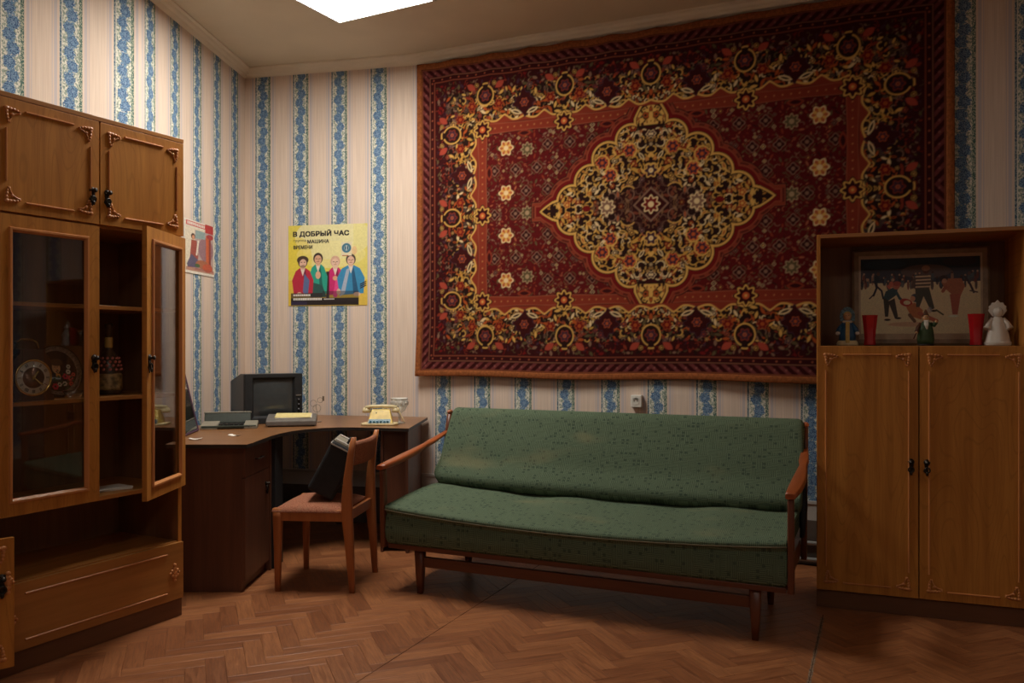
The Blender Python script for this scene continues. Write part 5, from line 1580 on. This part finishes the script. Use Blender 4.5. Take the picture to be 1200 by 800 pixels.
# flat device with a raised lid
t = thing('folding_terminal', 'low dark desk device with grey end blocks and a raised lid left of the monitor', 'device', (-1.755, 4.68, ZT), math.radians(14))
MB().box(0.0, 0.30, 0.0, 0.17, 0.004, 0.020).build('base', M_GREENP if False else M_GREEND, t, 0.004)
mb = MB()
for x0, x1 in ((0.0, 0.085), (0.235, 0.30)):
    MB().rings([[Vector((x, y, z)) for y, z in ((0, 0.0), (0, 0.016), (0.02, 0.022), (0.16, 0.034), (0.17, 0.030), (0.17, 0.0))] for x in (x0 - 0.004, x1 + 0.004)], smooth=False).build('end_block', M_GREYL, t, 0.003)
for i in range(5):
    for j in range(3):
        MB().box(0.098 + i * 0.027, 0.119 + i * 0.027, 0.02 + j * 0.03, 0.042 + j * 0.03, 0.019, 0.027).build('key', M_BLACKP, t)
ld = MB().box(0.0, 0.26, 0.0, 0.012, 0.0, 0.062).build('lid', M_GREEND, t, 0.004, loc=(0.0, 0.165, 0.022), rot=(math.radians(-25), 0, 0))
MB().box(-0.003, 0.263, -0.003, 0.015, 0.062, 0.070).build('lid_edge', M_GREYL, ld, 0.003)

# paper slips
for x, y, rz, lab in ((-1.60, 4.20, 0.2, 'white paper slip on the desk, the one nearer the cabinet'), (-1.46, 4.37, -0.3, 'pinkish paper slip on the desk in front of the computer')):
    o = MB().box(-0.03, 0.03, -0.018, 0.018, 0, 0.0015).build('paper_slip', M_PAPER, None, loc=(x, y, ZT), rot=(0, 0, rz)); tag(o, lab, 'paper')
    bm = bmesh.new(); bm.from_mesh(o.data); bmesh.ops.subdivide_edges(bm, edges=bm.edges, cuts=3, use_grid_fill=True)
    for v in bm.verts: v.co.z += 0.006 * (v.co.x / 0.03) ** 2
    bm.to_mesh(o.data); bm.free()

# thin wire ornament
t = thing('wire_ornament', 'small looped wire ornament between the monitor and the telephone', 'ornament', (-1.215, 5.17, ZT), 0)
M_WIRE = plain('dull_wire', (0.30, 0.25, 0.20), 0.35, 0.7)
MB().lathe([(0, 0), (0.030, 0), (0.030, 0.004), (0, 0.004)], 16).build('base', M_WIRE, t)
MB().tube([(0, 0, 0.003), (0.005, 0, 0.05), (-0.006, 0, 0.09), (0.0, 0, 0.125)], 0.0016, 6).build('stem', M_WIRE, t)
for cx, cz_, R in ((-0.022, 0.115, 0.020), (0.020, 0.135, 0.016), (0.0, 0.085, 0.024)):
    MB().torus((cx, 0, cz_), R, 0.0014, M=RX, seg=20, sec=6).build('loop', M_WIRE, t)
MB().box(0.034, 0.046, -0.002, 0.002, 0.13, 0.16).build('tag', M_WIRE, t)

# telephone
t = thing('telephone', 'pale yellow toy-like telephone with a blue-green keypad on the right of the desk', 'telephone', (-0.785, 4.96, ZT), math.radians(3))
# tray
mb = MB().prism([(-0.105, -0.045), (0.085, -0.045), (0.105, -0.015), (0.10, 0.085), (-0.10, 0.085), (-0.115, -0.015)], 0.0, 0.014)
mb.build('tray', M_CREAM, t, 0.004)
MB().rings([[Vector((x, y, z)) for x, y in ((-0.075 * k, -0.040 + o_), (0.075 * k, -0.040 + o_), (0.07 * k, 0.075), (-0.07 * k, 0.075))] for z, k, o_ in ((0.012, 1.0, 0.0), (0.040, 0.92, 0.018), (0.092, 0.72, 0.050))], smooth=False).build('body', M_YELLOW, t, 0.005)
MB().add([(-0.072, -0.0415, 0.014), (0.060, -0.0415, 0.014), (0.062, -0.0235, 0.038), (-0.067, -0.0235, 0.038), (-0.072, -0.036, 0.010), (0.060, -0.036, 0.010), (0.062, -0.018, 0.036), (-0.067, -0.018, 0.036)], [(0, 1, 2, 3), (7, 6, 5, 4), (0, 4, 5, 1), (1, 5, 6, 2), (2, 6, 7, 3), (3, 7, 4, 0)]).build('keypad', M_TEAL, t, 0.001)
for i in range(6):
    MB().box(-0.062 + i * 0.020, -0.048 + i * 0.020, -0.042, -0.030, 0.018, 0.028, M=None).build('key', M_TEAL if i % 2 else plain('blue_key', (0.04, 0.16, 0.28), 0.4), t, 0.001)
MB().lathe([(0, 0), (0.004, 0), (0.004, 0.012), (0, 0.012)], 10, M=Tm(-0.025, 0.008, 0.072) @ RX).build('switch', M_DARK, t)
hs = MB().sweep([((-0.095, 0.040, 0.100), (0, 1, 0), (0, 0, 1), 0.020, 0.012), ((-0.06, 0.040, 0.108), (0, 1, 0), (0, 0, 1), 0.016, 0.010), ((0, 0.040, 0.110), (0, 1, 0), (0, 0, 1), 0.014, 0.009), ((0.06, 0.040, 0.108), (0, 1, 0), (0, 0, 1), 0.016, 0.010), ((0.095, 0.040, 0.100), (0, 1, 0), (0, 0, 1), 0.020, 0.012)]).build('handset', M_CREAM, t)
for q in (-1, 1): MB().lathe([(0, 0), (0.023, 0), (0.026, 0.012), (0.018, 0.030), (0, 0.032)], 16, c=(q * 0.088, 0.040, 0.072)).build('earpiece', M_CREAM, hs)
mb = MB(); pts = []
for i in range(60):
    a = i * 0.9; pts.append((0.105 + 0.0006 * i, 0.03 + 0.006 * math.cos(a), 0.085 - 0.0012 * i + 0.006 * math.sin(a)))
MB().tube(pts, 0.0018, 5).build('cord', M_CREAM, t)

# crystal goblet behind it
M_FROST = glassmat('cut_crystal', (0.90, 0.90, 0.88), 0.2, 1.5, 1.0)
def frost(m, a):
    nt = m.node_tree; out = [n for n in nt.nodes if n.type == 'OUTPUT_MATERIAL'][0]; src = out.inputs[0].links[0].from_socket
    d = nt.nodes.new('ShaderNodeBsdfDiffuse'); d.inputs[0].default_value = (0.8, 0.77, 0.70, 1)
    x = nt.nodes.new('ShaderNodeMixShader'); x.inputs[0].default_value = a
    nt.links.new(src, x.inputs[1]); nt.links.new(d.outputs[0], x.inputs[2]); nt.links.new(x.outputs[0], out.inputs[0])
frost(M_FROST, 0.35)
t = thing('crystal_goblet', 'clear crystal goblet behind the telephone at the right end of the desk', 'glassware', (-0.690, 5.09, ZT), 0)
MB().lathe([(0, 0), (0.034, 0), (0.034, 0.005), (0.008, 0.012), (0.007, 0.050), (0.012, 0.060), (0.036, 0.080), (0.050, 0.110), (0.052, 0.150), (0.049, 0.150), (0.046, 0.112), (0.032, 0.085), (0, 0.068)], 16).build('goblet', M_FROST, t)
MB().lathe([(0.049, 0.146), (0.0535, 0.146), (0.0535, 0.153), (0.049, 0.153), (0.049, 0.146)], 16, caps=False).build('rim', plain('pale_rim', (0.75, 0.72, 0.66), 0.15, var=0.1), t)
for k in range(10):
    a = 2 * PI * k / 10
    MB().ball((0.0505 * math.cos(a), 0.0505 * math.sin(a), 0.122), 0.006, 0.006, 0.014, 6, 5).build('cut_facet', M_FROST, t)

# leaning mirror-like picture by the cabinet
t = thing('leaning_picture', 'dark glazed picture with painted-in reflections and a thin purple edge leaning on the desk by the cabinet', 'picture', (-1.695, 4.235, ZT), math.atan2(0.385, -0.055))
Wm, Hm = 0.39, 0.55
tl = Matrix.Rotation(math.radians(-13), 4, 'X')
o = bpy.data.objects.new('frame', mitred('frame', M_PURPLE, Wm, Hm, 0.012, -0.004, -0.010)); link(o, t); o.matrix_local = tl
pm = Print(39, 55, 60, '6a6460'); pm.grad(0, 55, '544e4c', '8a827c'); pm.rect(0, 39, 0, 14, '2a3426'); pm.line([(0, 14), (39, 15)], 0.6, '8a8474'); pm.speckle(0.15, 3, 3)  # grey and green tones paint in the reflected wallpaper and desk
o = pm.build('picture', M_PAINTED, t, Wm - 0.02, Hm - 0.02); o.matrix_local = tl @ Tm(0.01, -0.003, 0.01)
o = MB().box(0.01, Wm - 0.01, -0.0065, -0.0045, 0.01, Hm - 0.01).build('glass', M_PANE, t); o.matrix_local = tl
o = MB().box(0.004, Wm - 0.004, -0.0015, 0.004, 0.004, Hm - 0.004).build('backing', M_DARK, t); o.matrix_local = tl

# ------------------------------------------------------------------ chair
CH = thing('wooden_chair', 'orange-brown wooden chair with a worn upholstered seat pulled up to the desk', 'chair', (-0.95, 4.24, 0), 0)
# corners in plan (chair looks towards -x)
FN, FF, RN, RF = Vector((-1.147, 4.068)), Vector((-1.107, 4.47)), Vector((-0.789, 4.04)), Vector((-0.738, 4.406))
O = Vector((-0.95, 4.24))
def cl(v, z=0.0): return Vector((v.x - O.x, v.y - O.y, z))
AX = (RN - FN).normalized(); AY = Vector((-AX.y, AX.x))
def post(v, secs, name='leg'):
    MB().sweep([(cl(v, z) + Vector((AX.x * dx, AX.y * dx, 0)), (AX.x, AX.y, 0), (AY.x, AY.y, 0), a, b) for dx, z, a, b in secs]).build(name, M_CHAIRW, CH)
for v in (FN, FF): post(v, [(0, 0, 0.012, 0.012), (0, 0.20, 0.017, 0.015), (0, 0.36, 0.022, 0.018), (0, 0.405, 0.023, 0.018)])
for v in (RN, RF):
    post(v, [(0.012, 0, 0.013, 0.012), (0.0, 0.20, 0.020, 0.014), (-0.012, 0.36, 0.026, 0.015), (-0.014, 0.44, 0.026, 0.015), (-0.010, 0.55, 0.020, 0.014), (0.006, 0.68, 0.015, 0.013), (0.020, 0.755, 0.011, 0.011)])
def rail(a, b, z0, z1, th, name):
    d = (b - a).normalized(); n = Vector((-d.y, d.x)) * th
    MB().prism([(cl(p).x, cl(p).y) for p in (a + n, a - n, b - n, b + n)], z0, z1).build(name, M_CHAIRW, CH, 0.002)
rail(FN, RN - AX * 0.02, 0.345, 0.400, 0.011, 'apron'); rail(FF, RF - AX * 0.02, 0.345, 0.400, 0.011, 'apron')
rail(FN, FF, 0.345, 0.400, 0.011, 'apron'); rail(RN - AX * 0.014, RF - AX * 0.014, 0.345, 0.395, 0.010, 'apron')
# padded seat
sp = [FN - AX * 0.024 - AY * 0.02, RN - AX * 0.045 - AY * 0.018, RF - AX * 0.045 + AY * 0.018, FF - AX * 0.024 + AY * 0.02]
n = 12; top = []; fs = []; vs = []
for j in range(n + 1):
    for i in range(n + 1):
        a, b = i / n, j / n
        q = sp[0].lerp(sp[1], a).lerp(sp[3].lerp(sp[2], a), b)
        k = (16 * a * (1 - a) * b * (1 - b)) ** 0.3
        vs.append(cl(q, 0.398 + 0.028 * k))
for j in range(n):
    for i in range(n): q = j * (n + 1) + i; fs.append((q, q + 1, q + n + 2, q + n + 1))
base = len(vs); vs += [cl(p, 0.392) for p in sp]; 
edge = [i for i in range(n + 1)] + [j * (n + 1) + n for j in range(1, n + 1)] + [n * (n + 1) + i for i in range(n - 1, -1, -1)] + [j * (n + 1) for j in range(n - 1, 0, -1)]
low = len(vs)
for e in edge: v = vs[e]; vs.append(Vector((v.x, v.y, 0.388)))
m_ = len(edge)
for i in range(m_): fs.append((edge[i], low + i, low + (i + 1) % m_, edge[(i + 1) % m_]))
MB().add(vs, fs, True).build('seat', M_TWEED, CH)
# backrest pad, slightly bowed
sec = []
for i in range(11):
    q = i / 10; p = RN.lerp(RF, q); bow = 0.022 * math.sin(PI * q)
    tp = p + AX * (0.004 + bow)
    c_ = cl(tp, 0.672)
    sec.append((c_, (AX.x, AX.y, -0.12), (0.12 * AX.x, 0.12 * AX.y, 1), 0.011, 0.058))
MB().sweep(sec).build('backrest', M_TWEED, CH)

# ------------------------------------------------------------------ black case on the chair
M_METAL = plain('bright_metal', (0.62, 0.60, 0.56), 0.3, 0.35)
CS = thing('black_case', 'black hard case with chrome fittings leaning on the chair back', 'case', (-0.965, 4.20, 0.430), math.radians(5))
A_ = math.radians(28)
Mc = Matrix.Rotation(A_, 4, 'Y')
# slab 0.09 thick, 0.25 long, 0.30 tall, leaning towards +x
ln, th, ht = 0.30, 0.14, 0.27
o = MB().box(-th / 2, th / 2, -0.075, ln - 0.075, 0.0, ht).build('shell', M_BLACKM, CS, 0.014); o.matrix_local = Tm(0.0, 0, 0.028) @ Mc
def onc(mb, name, mat, b=0.0): o = mb.build(name, mat, CS, b); o.matrix_local = Tm(0.0, 0, 0.028) @ Mc; return o
onc(MB().box(-th / 2 - 0.002, th / 2 + 0.002, -0.077, ln - 0.073, ht * 0.93, ht * 0.955), 'trim_band', M_METAL)
onc(MB().box(-th / 2 + 0.004, th / 2 - 0.004, -0.060, ln - 0.09, ht - 0.001, ht + 0.006), 'top_plate', M_GREYL, 0.002)
for y in (-0.055, 0.135):
    onc(MB().box(-0.058, 0.010, y, y + 0.022, ht + 0.004, ht + 0.014), 'latch', M_METAL, 0.003)
onc(MB().tube([(0, 0.01, ht + 0.004), (0, 0.015, ht + 0.028), (0, 0.045, ht + 0.034), (0, 0.08, ht + 0.028), (0, 0.085, ht + 0.004)], 0.007, 8), 'handle', M_BLACKP)
